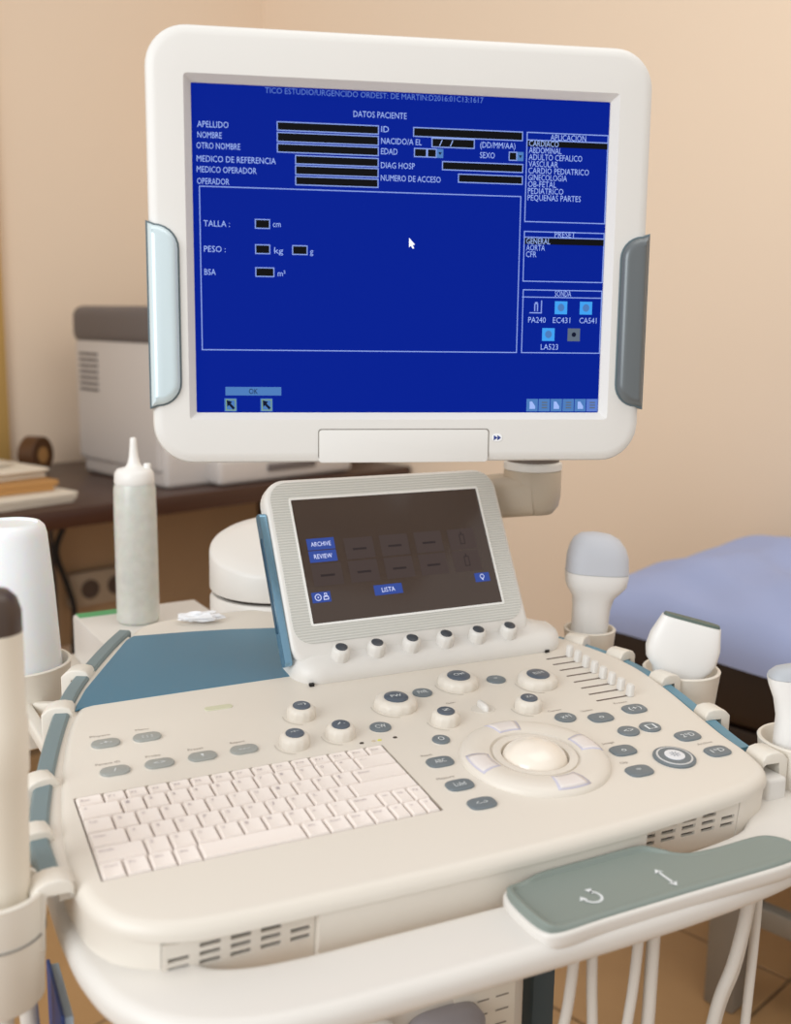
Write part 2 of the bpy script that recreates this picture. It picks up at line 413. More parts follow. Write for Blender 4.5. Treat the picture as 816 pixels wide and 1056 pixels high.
# ================================================================== ULTRASOUND CONSOLE
TILT = 0.08867993
PM = T(0, 0, 0.86) @ Matrix.Rotation(TILT, 4, 'X')     # panel frame: x right, y up the panel, z out of it
con = thing('ultrasound_console', 'cream white ultrasound console with keyboard, trackball and tilted touch display', 'ultrasound machine', (0.30, 0.20, 0.0))
out_mm = [(-21, 20), (-21, 58), (-11, 138), (8, 231), (25, 280), (62, 372), (112, 455), (150, 492), (240, 500), (340, 492), (440, 455), (520, 395), (575, 325), (610, 260), (624, 200), (621, 140), (612, 85), (603, 32), (599, -10), (588, -42), (560, -58), (504, -67), (400, -75), (280, -78), (137, -76), (50, -72), (10, -57), (-12, -28)]
OUT = ccw(closed_spline([(a/1000, b/1000) for a, b in out_mm], 6))
KW, KH = 0.274, 0.1195
def panel_shell():
    hole = ccw(rrect(-0.001, KW+0.001, -0.001, KH+0.001, 0.0015, 2))
    bm = bmesh.new(); rings = []
    prof = [(0.0025, -0.0140), (0.0, -0.0125)]+[(0.010*(1-math.cos(math.pi/2*k/6)), -0.010+0.010*math.sin(math.pi/2*k/6)) for k in range(7)]
    for ins, h in prof:
        q = offset2(OUT, ins) if ins > 1e-9 else OUT
        rings.append([bm.verts.new((x, y, h)) for x, y in q])
    n = len(OUT)
    for a, b in zip(rings, rings[1:]):
        for i in range(n): bm.faces.new((a[i], a[(i+1) % n], b[(i+1) % n], b[i]))
    hv = [bm.verts.new((x, y, 0)) for x, y in hole]; hb = [bm.verts.new((x, y, -0.006)) for x, y in hole]
    for i in range(len(hv)): bm.faces.new((hv[i], hb[i], hb[(i+1) % len(hv)], hv[(i+1) % len(hv)]))
    top = rings[-1]; es = []
    for loop in (top, hv):
        for i in range(len(loop)):
            e = bm.edges.get((loop[i], loop[(i+1) % len(loop)])) or bm.edges.new((loop[i], loop[(i+1) % len(loop)])); es.append(e)
    bmesh.ops.triangle_fill(bm, use_beauty=True, edges=es, normal=(0, 0, 1))
    bm.faces.new(rings[0][::-1])
    return bm_mesh(bm, shell_m, 30)
panel = link('control_panel', panel_shell(), PM, con)
# body under the panel
body_in = offset2(OUT, 0.0015)
VENTS = ((0.026, 0.137, -0.0625), (0.430, 0.541, -0.0545))
def body_outline():
    pts = []; done = set()
    for p in body_in:
        hit_ = None
        for k, (a, b, d) in enumerate(VENTS):
            if p[1] < 0 and a-0.001 < p[0] < b+0.001: hit_ = k
        if hit_ is None: pts.append(p); continue
        if hit_ in done: continue
        done.add(hit_); a, b, d = VENTS[hit_]
        fr = lambda u: min((q for q in body_in if q[1] < 0), key=lambda q: abs(q[0]-u))[1]
        pts += [(a, fr(a)), (a, d), (b, d), (b, fr(b))]      # outline runs left to right along the front
    return pts
link('panel_body', prism(body_outline(), -0.064, -0.0138, shell_m), PM, con)
# blue recessed deck at the back left
blue_mm = [(27, 281), (33, 284), (45, 287), (120, 288.5), (245, 291), (262, 292), (268, 350), (280, 425), (262, 429), (228, 437), (180, 444), (118, 450), (108, 440), (70, 372), (44, 325), (30, 292)]
link('blue_deck', prism([(a/1000, b/1000) for a, b in blue_mm], -0.001, 0.0006, blue_m, 0.0004, 1), PM, panel)
link('indicator_window', prism(rrect(0.142, 0.170, 0.239, 0.2475, 0.004), 0, 0.0008, mat('indicator', '#cfcfb4', 0.3), 0.0004, 1), PM, panel)

# ---- keyboard
kb = link('keyboard', box(0, KW, 0, KH, -0.007, -0.0052, well_m), PM, con)
FR = 0.0145; RH = (KH-FR)/5
def kl(first, pitch, n, total=KW): return [first]+[pitch]*n+[total-first-pitch*n]
rows = [
 ([0.022]+[0.018]*14, KH-FR, KH),
 (kl(0.033, 0.0187, 11), KH-FR-RH, KH-FR),
 (kl(0.0225, 0.0187, 11), KH-FR-2*RH, KH-FR-RH),
 (kl(0.029, 0.0187, 10), KH-FR-3*RH, KH-FR-2*RH),
 ([0.038]+[0.0187]*9+[0.0257]+[0.014]*3, RH, 2*RH),
 ([0.018, 0.0183, 0.0187, 0.019, 0.083, 0.019, 0.0195, 0.019, 0.0185, 0.014, 0.014, 0.012], 0.0, RH)]
legend = [
 ['Esc']+['F%d' % i for i in range(1, 13)]+['Prt', 'Del'],
 ['^']+list('1234567890')+["'", '<--'],
 ['Tab']+list('QWERTYUIOP[')+['Enter'],
 ['Caps']+list('ASDFGHJKLN'.replace('N', ';'))+[''],
 ['Shift']+list('ZXCVBNM,.')+['Shift', 'Hm', 'Up', 'Pg'],
 ['Ctrl', 'Fn', 'Win', 'Alt', '', 'Alt', 'Ctrl', 'Ins', 'Del', '<', 'v', '>']]
kcache = {}
def key_mesh(wid, hei):
    k = (round(wid, 4), round(hei, 4))
    if k not in kcache:
        a, b = wid/2-0.0006, hei/2-0.0004; c, d = a-0.0016, b-0.0012
        b0 = [(-a, -b), (a, -b), (a, b), (-a, b)]; t0 = [(-c, -d), (c, -d), (c, d), (-c, d)]
        t1 = [(x*0.93, y*0.9) for x, y in t0]
        vs = [(x, y, -0.0052) for x, y in b0]+[(x, y, -0.001) for x, y in b0]+[(x, y, 0.0012) for x, y in t0]+[(x, y, 0.0010) for x, y in t1]
        fs = [(3, 2, 1, 0), (12, 13, 14, 15)]
        for r in range(3):
            for i in range(4): fs.append((r*4+i, r*4+(i+1) % 4, r*4+4+(i+1) % 4, r*4+4+i))
        kcache[k] = mesh(vs, fs, key_m, 30)
    return kcache[k]
leg = Flat()
for (ws, y0, y1), lg in zip(rows, legend):
    x = 0.0
    for wd, s in zip(ws, lg):
        link('key', key_mesh(wd, y1-y0), PM @ T(x+wd/2, (y0+y1)/2, 0), kb)
        if s:
            hh = 0.0036 if len(s) == 1 else 0.0026
            leg.text(s, x+0.004, y1-0.0065 if y1-y0 > .016 else (y0+y1)/2, min(wd-0.008, 0.0026*len(s) if len(s) == 1 else 0.0022*len(s)), hh, 0.0014)
        x += wd
link('key_legend', leg.mesh(keyink_m), PM, kb)

# ---- knobs, buttons
def knob(u, v, r, h, capr, capmark=None, name='knob'):
    prof = [(r*1.0, 0), (r*1.02, 0.0012), (r*1.0, h*0.55), (r*0.95, h*0.76), (r*0.83, h*0.93), (r*0.70, h), (capr*1.02, h)]
    k = link(name, lathe(prof, shell_m, 48, 40, ridge=(1, 3, 0.045)), PM @ T(u, v, 0), con)
    link('cap', lathe([(capr, -0.001), (capr, 0.0008), (capr*0.9, 0.0016), (capr*0.5, 0.0019)], cap_m, 36), PM @ T(u, v, h), k)
    if capmark:
        f = Flat(); f.text(capmark, 0, 0, capr*0.95, capr*0.42, 0.00205, True); link('mark', f.mesh(print_m), PM @ T(u, v, h), k)
    # silkscreen arc on the panel beside the knob
    return k
for u, v, s in ((0.321, 0.189, 'PW'), (0.406, 0.215, 'CFM'), (0.489, 0.191, 'B/M')):
    knob(u, v, 0.0215, 0.0100, 0.0122, s)
for u, v, s in ((0.225, 0.199, '<)'), (0.199, 0.147, '*'), (0.245, 0.149, '/.'), (0.352, 0.142, 'Z'), (0.446, 0.141, 'ZA')):
    knob(u, v, 0.0140, 0.0112, 0.0086, s)
def arc_strip(cx, cy, r, w_, a0, a1, z=0.0003, n=12):
    f = Flat()
    for i in range(n):
        t0 = math.radians(a0+(a1-a0)*i/n); t1 = math.radians(a0+(a1-a0)*(i+1)/n)
        f.poly([(cx+(r-w_)*math.cos(t0), cy+(r-w_)*math.sin(t0)), (cx+r*math.cos(t0), cy+r*math.sin(t0)), (cx+r*math.cos(t1), cy+r*math.sin(t1)), (cx+(r-w_)*math.cos(t1), cy+(r-w_)*math.sin(t1))], z)
    return f
for u, v, r in ((0.321, 0.189, 0.0255), (0.406, 0.215, 0.0255), (0.489, 0.191, 0.0255), (0.225, 0.199, 0.0185), (0.199, 0.147, 0.0185), (0.245, 0.149, 0.0185), (0.352, 0.142, 0.0185), (0.446, 0.141, 0.0185)):
    link('dial_marking', arc_strip(u, v, r, 0.0012, 165, 255).mesh(mat('pale_print', '#c9c1b5', 0.6)), PM, panel)
def button(u, v, a, b, mt, mark=None, shape='pill', h=0.0022, name='button', mw=0.5, mh=0.34):
    if shape == 'pill': o = rrect(-a, a, -b, b, b*0.98, 7)
    elif shape == 'barrel': o = [(a*math.copysign(abs(math.cos(t))**0.72, math.cos(t)), b*math.copysign(abs(math.sin(t))**0.62, math.sin(t))) for t in [2*math.pi*i/32 for i in range(32)]]
    else: o = ell(0, 0, a, b, 32)
    k = link(name, prism(o, 0, h, mt, 0.0010, 3), PM @ T(u, v, 0), con)
    rim = [tuple(p) for p in offset2(ccw(o), -0.0011)]
    link('bezel', prism(rim, 0.0, 0.0005, mat('bezel_pale', '#d8d2c8', 0.5), 0.0003, 1), PM @ T(u, v, 0), k)
    if mark:
        f = Flat(); f.text(mark, 0, 0, a*2*mw, b*2*mh, h+0.0002, True); link('mark', f.mesh(print_m), PM @ T(u, v, 0), k)
    return k
for u, v, s in ((0.041, 0.204, '-+-'), (0.078, 0.204, ':::'), (0.039, 0.152, '/'), (0.077, 0.152, '<>'), (0.115, 0.152, '!'), (0.153, 0.152, '---')):
    button(u, v, 0.0128, 0.0078, btnl_m, s, mw=0.4 if len(s) > 1 else 0.12)
for u, v, s in ((0.287, 0.151, 'CW'), (0.360, 0.207, 'PWR'), (0.450, 0.211, '*')):
    button(u, v, 0.0106, 0.0096, btn_m, s, 'oval', mw=0.5 if len(s) > 1 else 0.2)
k = button(0.330, 0.109, 0.0085, 0.0085, btn_m, 'O', 'oval', mw=0.36, mh=0.4)
for u, v, s in ((0.309, 0.071, 'ABC'), (0.306, 0.029, 'Lubd'), (0.309, -0.004, '<-->')):
    button(u, v, 0.0128, 0.0086, btn_m, s, 'barrel', mw=0.42)
for u, v, s in ((0.503, 0.097, 'o'), (0.548, 0.102, '(+)'), (0.481, 0.032, 'o'), (0.471, -0.005, '*'), (0.560, 0.035, '2*D'), (0.566, 0.0, '1*D')):
    button(u, v, 0.0132, 0.0092, btn_m, s, 'barrel', mw=0.55 if len(s) > 1 else 0.2)
for u, v, s in ((0.469, 0.109, 'x+I'), (0.511, 0.063, '<>'), (0.537, 0.063, '[]')):
    button(u, v, 0.0112, 0.0098, btn_m, s, 'oval', mw=0.5)
lab = Flat()
for s, u, v, wd in (('Physio', 0.039, 0.222, 0.018), ('Menu', 0.077, 0.222, 0.012), ('Patient ID', 0.036, 0.169, 0.021), ('Probe', 0.075, 0.169, 0.013), ('Preset', 0.113, 0.169, 0.014), ('Report', 0.152, 0.169, 0.014),
                    ('Reset', 0.304, 0.088, 0.011), ('Measure', 0.301, 0.046, 0.017), ('Cursor', 0.469, 0.128, 0.016), ('Update', 0.500, 0.117, 0.014), ('Freeze', 0.545, 0.121, 0.016), ('Image', 0.478, 0.051, 0.013), ('Clip', 0.468, 0.014, 0.008), ('Archive', 0.567, 0.019, 0.018), ('Gain', 0.377, 0.178, 0.010)):
    lab.text(s, u, v, wd, 0.0034, 0.0003, True)
link('panel_lettering', lab.mesh(ink_m), PM, panel)
# status lights over the keyboard
for u, c in ((0.258, '#4a4038'), (0.270, '#cfc0a8'), (0.276, '#d9d66a'), (0.292, '#4a4038')):
    link('status_light', prism(ell(0, 0, 0.0022, 0.0017, 12), 0, 0.0006, mat('led'+c, c, 0.3), 0.0003, 1), PM @ T(u, 0.1290, 0), panel)
# little paddle switch
ps_ = link('paddle_switch', prism(ell(0, 0, 0.0125, 0.0105, 28), 0, 0.0006, mat('bezel_pale', '#d8d2c8', 0.5), 0.0003, 1), PM @ T(0.402, 0.155, 0), con)
link('paddle', loft([(0, 0.0035, 0.010, 0, 0, 2.5), (0.004, 0.0034, 0.0098, 0, 0, 2.5), (0.006, 0.0025, 0.007, 0, 0.001, 2.5)], white_m, 20), PM @ T(0.402, 0.156, 0), ps_)
# big round freeze button
fb = link('round_button', lathe([(0.0198, 0), (0.0198, 0.0016), (0.0190, 0.0022), (0.0170, 0.0022)], btn_m, 48), PM @ T(0.519, 0.005, 0), con)
link('ring', lathe([(0.0170, 0.0015), (0.0168, 0.0027), (0.0152, 0.0027)], silver_m, 48), PM @ T(0.519, 0.005, 0), fb)
link('ring', lathe([(0.0152, 0.002), (0.0150, 0.0030), (0.0096, 0.0032)], btn_m, 48), PM @ T(0.519, 0.005, 0), fb)
link('centre', lathe([(0.0096, 0.0025), (0.0094, 0.0038), (0.005, 0.0042)], mat('pale_lens', '#e4e6ea', 0.3), 36), PM @ T(0.519, 0.005, 0), fb)
f = Flat()
for k in range(8):
    a = k*math.pi/4; c_, s_ = math.cos(a), math.sin(a)
    f.poly([(0.001*c_+0.0006*s_, 0.001*s_-0.0006*c_), (0.005*c_+0.0006*s_, 0.005*s_-0.0006*c_), (0.005*c_-0.0006*s_, 0.005*s_+0.0006*c_), (0.001*c_-0.0006*s_, 0.001*s_+0.0006*c_)], 0.0044)
link('mark', f.mesh(mat('mark_grey', '#b5b9bf', 0.6)), PM @ T(0.519, 0.005, 0), fb)
# trackball
TB = PM @ T(0.3945, 0.0485, 0)
ring_prof = [(0.0690, 0.0), (0.0686, 0.0022), (0.0665, 0.0048), (0.062, 0.0068), (0.055, 0.0078), (0.047, 0.0072), (0.0415, 0.0058), (0.0402, 0.0030), (0.0392, 0.0030), (0.0386, 0.0052), (0.0350, 0.0056), (0.0312, 0.0046), (0.0305, 0.0)]
tb = link('trackball_ring', lathe(ring_prof, shell_m, 72, 50), TB, con)
ball = [(0.0303*math.cos(a), -0.002+0.0195*math.sin(a)) for a in [math.pi/2*k/14*0.985 for k in range(15)]]
link('trackball', lathe(ball, mat('ball_ivory', '#efe6d9', 0.22, coat=0.3), 56, 60), TB, tb)
lav = mat('lavender_button', '#e3dcd8', 0.35)
lavl = mat('lavender_line', '#cbc8d6', 0.5)
def ring_z(r):
    for (r1, z1), (r0, z0) in zip(ring_prof, ring_prof[1:]):
        if r0 <= r <= r1: return z0+(z1-z0)*(r-r0)/(r1-r0)
    return 0.003
for a0 in (0, 90, 180, 270):
    for inner in (0, 1):
        vs = []; fs = []; n = 8; hw = 15-2.2*inner; ra, rb = (0.0445, 0.0655) if not inner else (0.0462, 0.0640)
        for i in range(n+1):
            for j in range(7):
                aa = math.radians(a0-hw+2*hw*i/n); r = ra+(rb-ra)*j/6
                vs.append((r*math.cos(aa), r*math.sin(aa), ring_z(r)+0.0004+0.0004*inner))
        for i in range(n):
            for j in range(6): fs.append((i*7+j, i*7+j+1, (i+1)*7+j+1, (i+1)*7+j))
        o = link('ring_button', mesh(vs, fs, lav if inner else lavl, 60), TB, tb)
        sm = o.modifiers.new('s', 'SOLIDIFY'); sm.thickness = 0.0008; sm.offset = -1
# gain sliders
for i in range(8):
    v = 0.243-0.0158*i; u0 = 0.5345-0.0016*i; u1 = 0.570
    sl = link('slider', prism(rrect(u0, u1, v-0.0011, v+0.0011, 0.001, 3), 0, 0.0003, mat('slot_brown', '#6d6057', 0.8)), PM, con)
    link('slider_knob', loft([(0, 0.0036, 0.0042, 0, 0, 4), (0.0105, 0.0033, 0.0040, 0, 0, 4), (0.0125, 0.0026, 0.0032, 0, 0, 4)], white_m, 20), PM @ T(0.5655, v, 0.0003), sl)

# ---- side rails (blue-grey) following the panel edge
def edge_path(pts, off, h):
    P = [Vector((a/1000, b/1000)) for a, b in pts]; P = [Vector((p.x, p.y)) for p in open_spline([(p.x, p.y, 0) for p in P], 6)]
    res = []
    for i, p in enumerate(P):
        t_ = (P[min(i+1, len(P)-1)]-P[max(i-1, 0)]).normalized(); nr = Vector((-t_.y, t_.x))
        q = p+nr*off; res.append(PM @ Vector((q.x, q.y, h)))
    return res
rprof = [(-0.0075, -0.007), (0.0075, -0.007), (0.0075, 0.003), (0.0055, 0.005), (-0.0055, 0.005), (-0.0075, 0.003)]
LEFT = [(-21, 14), (-21, 58), (-11, 138), (8, 231), (25, 280), (62, 372), (112, 455)]
RIGHT = [(601, 10), (603, 32), (612, 85), (621, 140), (624, 200), (610, 260), (575, 325), (540, 372)]
LRAIL = [(-33, 12), (-34, 40), (-34, 74), (-24, 131), (-5, 212), (24, 307), (54, 371), (88, 431), (112, 467)]
link('side_rail', sweep(edge_path(LRAIL, 0.0, -0.003), rprof, rail_m, 40), I4, con)
link('side_rail', sweep(edge_path(RIGHT, -0.0095, -0.012), rprof, mat('rail_blue_bright', '#5f8ea3', 0.35, var=0.05), 40), I4, con)
wprof = [(-0.002, -0.012), (0.002, -0.012), (0.002, 0.0015), (0.001, 0.0025), (-0.001, 0.0025), (-0.002, 0.0015)]
fprof = [(-0.006, -0.012), (0.006, -0.012), (0.006, 0.0), (0.004, 0.0016), (-0.004, 0.0016), (-0.006, 0.0)]
link('edge_trim', sweep(edge_path([(-21, 10), (-22, 30)]+LEFT[1:], 0.0015, -0.0036), fprof, shell_m, 40), I4, con)

# ---- vents in the front of the body
def grille(u0, u1, z0, z1, cols, blanks, Y):
    """plate with real slots in the vertical plane y=Y; slots in 3 rows"""
    bm_ = bmesh.new(); th = 0.003
    pw = (u1-u0)/cols; sw = pw*0.68; rh = (z1-z0)/3.0; sh = rh*0.50
    xs = [u0]
    for c in range(cols): xs += [u0+pw*c+(pw-sw)/2, u0+pw*c+(pw+sw)/2]
    xs.append(u1); zs = [z0-0.014]
    for r in range(3): zs += [z0+rh*r+(rh-sh)/2, z0+rh*r+(rh+sh)/2]
    zs.append(z1+0.0025)
    solid = {}
    for i in range(len(xs)-1):
        for j in range(len(zs)-1):
            hole = i % 2 == 1 and j % 2 == 1
            if hole and ((i//2, j//2) in blanks): hole = False
            solid[(i, j)] = not hole
    def q(pts):
        bm_.faces.new([bm_.verts.new(p) for p in pts])
    for (i, j), s in solid.items():
        if not s: continue
        a, b, c, d = xs[i], xs[i+1], zs[j], zs[j+1]
        q([(a, Y, c), (b, Y, c), (b, Y, d), (a, Y, d)]); q([(a, Y+th, d), (b, Y+th, d), (b, Y+th, c), (a, Y+th, c)])
        for di, dj, pts in ((-1, 0, [(a, Y, d), (a, Y+th, d), (a, Y+th, c), (a, Y, c)]), (1, 0, [(b, Y, c), (b, Y+th, c), (b, Y+th, d), (b, Y, d)]), (0, -1, [(a, Y, c), (a, Y+th, c), (b, Y+th, c), (b, Y, c)]), (0, 1, [(b, Y, d), (b, Y+th, d), (a, Y+th, d), (a, Y, d)])):
            if not solid.get((i+di, j+dj), False): q(pts)
    bmesh.ops.remove_doubles(bm_, verts=bm_.verts[:], dist=1e-5)
    return bm_mesh(bm_, shell_m, 30)
for a, b, d in VENTS:
    g = link('vent_grille', grille(a+0.0005, b-0.0005, -0.0375, -0.0170, 5, {(0, 2), (4, 2)}, d-0.0050), PM, con)
    link('vent_cavity', box(a+0.0005, b-0.0005, d-0.0012, d-0.0002, -0.050, -0.0142, dark_m), PM, g)
# ---- push bar around the front
bar_z = 0.820
bw, bt = 0.066, 0.024
bprof = rrect(-bw/2, bw/2, -bt, 0, 0.010, 5)
bpath = [(x, y, bar_z) for x, y in ((0.004, 0.22), (0.004, 0.06), (0.006, 0.01), (0.010, -0.03), (0.020, -0.066), (0.040, -0.093), (0.072, -0.108), (0.115, -0.1135), (0.18, -0.1145), (0.30, -0.1145), (0.42, -0.1115), (0.52, -0.102), (0.568, -0.084), (0.597, -0.05), (0.612, 0.0), (0.616, 0.06), (0.616, 0.2))]
link('push_bar', sweep(open_spline(bpath, 8), bprof, bar_m, 50), I4, con)
# grey grip with a raised thumb edge
grip_mm = [(276, -99), (295, -95), (312, -92), (348, -91), (387, -90), (410, -91), (425, -102), (440, -112), (470, -114), (512, -113), (528, -121), (533, -135), (526, -149), (505, -156), (440, -158), (388, -159), (320, -161), (280, -163), (269, -155), (267, -132), (269, -110)]
go = ccw(closed_spline([((a+13)/1000, (b+18)/1000) for a, b in grip_mm], 5))
n = len(go); vs = []; fs = []
def grip_h(x, y):
    if (x, y) in flat_in: return 0.8295
    k = max(0.0, 1-(x-0.280)/0.022); e = max(0.0, (y+0.100)/0.028) if x < 0.438 else 0
    return 0.830+0.006*k*k+0.0035*min(1, e)**2*(1 if x > 0.313 else max(0, (x-0.280)/0.033))
bmg = bmesh.new(); flat_in = set(offset2(go, 0.0060)) | set(offset2(go, 0.0068))
rl_ = []
for ins, hz_ in ((0.0, None), (0.0, -0.0022), (0.0012, -0.0006), (0.003, 0.0)):
    q = offset2(go, ins) if ins else go
    rl_.append([bmg.verts.new((x, y, bar_z-0.004 if hz_ is None else grip_h(x, y)+hz_)) for x, y in q])
for a, b in zip(rl_, rl_[1:]):
    for i in range(n): bmg.faces.new((a[i], a[(i+1) % n], b[(i+1) % n], b[i]))
q = go
for ins in (0.0045, 0.0060, 0.0068):
    q = offset2(go, ins); nx = [bmg.verts.new((x, y, grip_h(x, y))) for x, y in q]
    for i in range(n): bmg.faces.new((rl_[-1][i], rl_[-1][(i+1) % n], nx[(i+1) % n], nx[i]))
    rl_.append(nx)
bmg.faces.new(rl_[-1]); bmg.faces.new(rl_[0][::-1])
grip = link('handle_grip', bm_mesh(bmg, grip_m, 40), I4, con)
f = arc_strip(0, 0, 0.0085, 0.0022, -170, 70, 0, 18); f.poly([(0.0005, 0.011), (0.0065, 0.0105), (0.003, 0.0035)]); f.poly([(-0.012, -0.001), (-0.0045, -0.001), (-0.008, 0.004)])
link('swivel_icon', f.mesh(print_m), T(0.339, -0.119, 0.8299), grip)
f = Flat(); f.rect(-0.0012, -0.009, 0.0012, 0.009); f.poly([(-0.004, 0.008), (0.004, 0.008), (0, 0.0135)]); f.poly([(0.004, -0.008), (-0.004, -0.008), (0, -0.0135)])
link('lift_icon', f.mesh(print_m), T(0.409, -0.119, 0.8299) @ RZ(0.0), grip)
lipo = [p for p in offset2(go, -0.0025)]
link('grip_surround', prism(lipo, bar_z-0.009, bar_z+0.0072, bar_m, 0.003, 4, 0.008), I4, grip)

# ---- lower cart
cart_m = mat('cart_plastic', '#d6cfc4', 0.5, var=0.02)
navy_m = mat('navy_column', '#3b505b', 0.4)
lower = link('cart_body', box(0.06, 0.345, -0.03, 0.33, 0.16, 0.786, cart_m, 0.012, 3), I4, con)
link('rating_label', box(0.272, 0.331, -0.0312, -0.030, 0.655, 0.742, mat('label_paper', '#e4ddcf', 0.7)), I4, lower)
f = Flat()
for k in range(5):
    for j in range(3): f.rect(0.276+0.018*j, 0.672+0.013*k, 0.276+0.018*j+random.uniform(.009, .015), 0.672+0.013*k+0.0015)
link('label_lines', f.mesh(mat('label_ink', '#8d857b', 0.8)), T(0, -0.0315, 0) @ Matrix.Rotation(math.pi/2, 4, 'X'), lower)
cn = link('probe_connector', loft([(0, 0.034, 0.022, 0, 0, 3.5), (0.012, 0.034, 0.022, 0, 0, 3.5), (0.016, 0.028, 0.019, 0, 0, 3), (0.045, 0.026, 0.019, 0, 0, 2.6), (0.052, 0.02, 0.014, 0, 0, 2.4)], mat('connector_grey', '#a5a2a8', 0.45), 32), T(0.262, -0.0305, 0.682) @ Matrix.Rotation(math.pi/2, 4, 'X'), con)
link('lock_lever', box(-0.008, 0.008, -0.027, 0.027, 0.05, 0.062, mat('lever_grey', '#b9b4b2', 0.45), 0.003), T(0.262, -0.0305, 0.682) @ Matrix.Rotation(math.pi/2, 4, 'X'), cn)
link('port_cover', lathe([(0.013, 0), (0.013, 0.008), (0.010, 0.011)], white_m, 24), T(0.203, -0.030, 0.700) @ Matrix.Rotation(math.pi/2, 4, 'X'), con)
link('support_column', box(0.462, 0.492, 0.135, 0.20, 0.10, 0.815, navy_m, 0.006), I4, con)
link('column_bracket', box(0.34, 0.50, 0.12, 0.22, 0.77, 0.80, navy_m, 0.006), I4, con)
basep = link('wheel_base', box(0.02, 0.56, -0.12, 0.60, 0.09, 0.16, cart_m, 0.03, 4), I4, con)
for wx in (0.06, 0.52):
    for wy in (-0.08, 0.55):
        link('caster', lathe([(0.02, -0.014), (0.045, -0.014), (0.048, -0.010), (0.048, 0.010), (0.045, 0.014), (0.02, 0.014)], black_m, 28), T(wx, wy, 0.048) @ Matrix.Rotation(math.pi/2, 4, 'Y'), basep)
# right side box beside the body, rear deck that carries the small recorder
link('side_box', box(0.598, 0.622, -0.035, 0.10, 0.77, 0.840, white_m, 0.004, 3), I4, con)
rear = link('rear_shelf', box(0.08, 0.46, 0.47, 0.84, 0.745, 0.765, cart_m, 0.006), I4, con)
link('rear_post', box(0.22, 0.34, 0.40, 0.56, 0.16, 0.7445, cart_m, 0.01), I4, con)

# ---- swivel drum and monitor arm
DR = T(0.326, 0.555, 0)
link('swivel_base', lathe([(0.086, 0.80), (0.086, 0.902), (0.083, 0.907), (0.07, 0.907)], white_m, 64), DR, con)
link('swivel_gap', lathe([(0.077, 0.906), (0.077, 0.912)], dark_m, 48), DR, con)
dm = lathe([(0.075, 0.911), (0.084, 0.912), (0.0862, 0.915), (0.0858, 0.946), (0.0850, 0.9495), (0.0820, 0.9515), (0.060, 0.9535), (0.030, 0.955), (0.008, 0.9555)], white_m, 64, 45)
for v_ in dm.vertices:
    if v_.co.z > 0.93: v_.co.z += 0.018+0.022*(0.45*v_.co.x+0.89*v_.co.y)/0.086
link('swivel_drum', dm, DR, con)
arm_m = mat('arm_plastic', '#b9ab98', 0.45, var=0.02)
apath = [(0.37, 0.56, 0.950), (0.41, 0.54, 0.985), (0.47, 0.485, 1.02), (0.535, 0.43, 1.036), (0.60, 0.382, 1.046)]
arm = link('monitor_arm', sweep(open_spline(apath, 6), rrect(-0.034, 0.034, -0.026, 0.024, 0.016, 5), arm_m, 50), I4, con)
KN = T(0.600, 0.385, 0)
link('arm_end', lathe([(0.010, 1.018), (0.026, 1.021), (0.033, 1.030), (0.0355, 1.042), (0.0355, 1.0735), (0.034, 1.075)], arm_m, 48, 60), KN, arm)
link('arm_ring', lathe([(0.034, 1.0745), (0.0358, 1.076), (0.0358, 1.083), (0.033, 1.085)], white_m, 48), KN, arm)
link('arm_swivel', lathe([(0.032, 1.084), (0.032, 1.139)], mat('arm_dark', '#6b5f55', 0.5), 48), KN, arm)

# ================================================================== touch display (part of the console)
TA = math.radians(60.5)
TD = T(0, 0.28620354, 0.9155656) @ Matrix.Rotation(TA, 4, 'X')      # x right, y up the screen, z out of it
hs_out = rrect(0.2465, 0.5365, -0.022, 0.1885, 0.026, 8)
td = link('touch_display_housing', prism(hs_out, -0.020, 0.0025, white_m, 0.006, 4, 0.004), TD, con)
# lip with the knob row : profile swept along x with rounded ends
def lip():
    prof = [(0.262, -0.001), (0.2605, 0.004), (0.2615, 0.010), (0.2655, 0.0165), (0.273, 0.0205), (0.284, 0.024), (0.296, 0.031), (0.300, 0.038), (0.304, 0.038), (0.306, 0.030), (0.308, -0.001)]
    vs = []; fs = []; nu = 44; u0, u1 = 0.2465, 0.5760; k = len(prof)
    for i in range(nu+1):
        s = i/nu; s = 0.5-0.5*math.cos(math.pi*s); u = u0+(u1-u0)*s
        dl = min(u-u0, u1-u); r = 0.026
        e = 1-math.sqrt(max(0, 1-((r-dl)/r)**2)) if dl < r else 0
        for v, h in prof:
            hh = h*(1-0.35*e*(1 if h > 0.004 else 0)); vv = v+0.030*e*max(0, 1-(v-0.26)/0.06)
            if u > 0.5365: hh = min(hh, 0.028-0.012*(u-0.5365)/0.04) if h > 0.02 else hh
            vs.append((u, vv, hh))
    for i in range(nu):
        for j in range(k-1): fs.append((i*k+j, (i+1)*k+j, (i+1)*k+j+1, i*k+j+1))
    fs.append(list(range(k))); fs.append([nu*k+j for j in range(k)][::-1])
    b_ = bmesh.new(); bv_ = [b_.verts.new(v) for v in vs]
    for f_ in fs: b_.faces.new([bv_[i] for i in f_])
    return bm_mesh(b_, white_m, 50)
link('knob_lip', lip(), PM, td)
for u in (0.2595, 0.5465): link('foot', box(u-0.0025, u+0.0025, 0.2590, 0.2625, 0.0002, 0.003, black_m), PM, td)
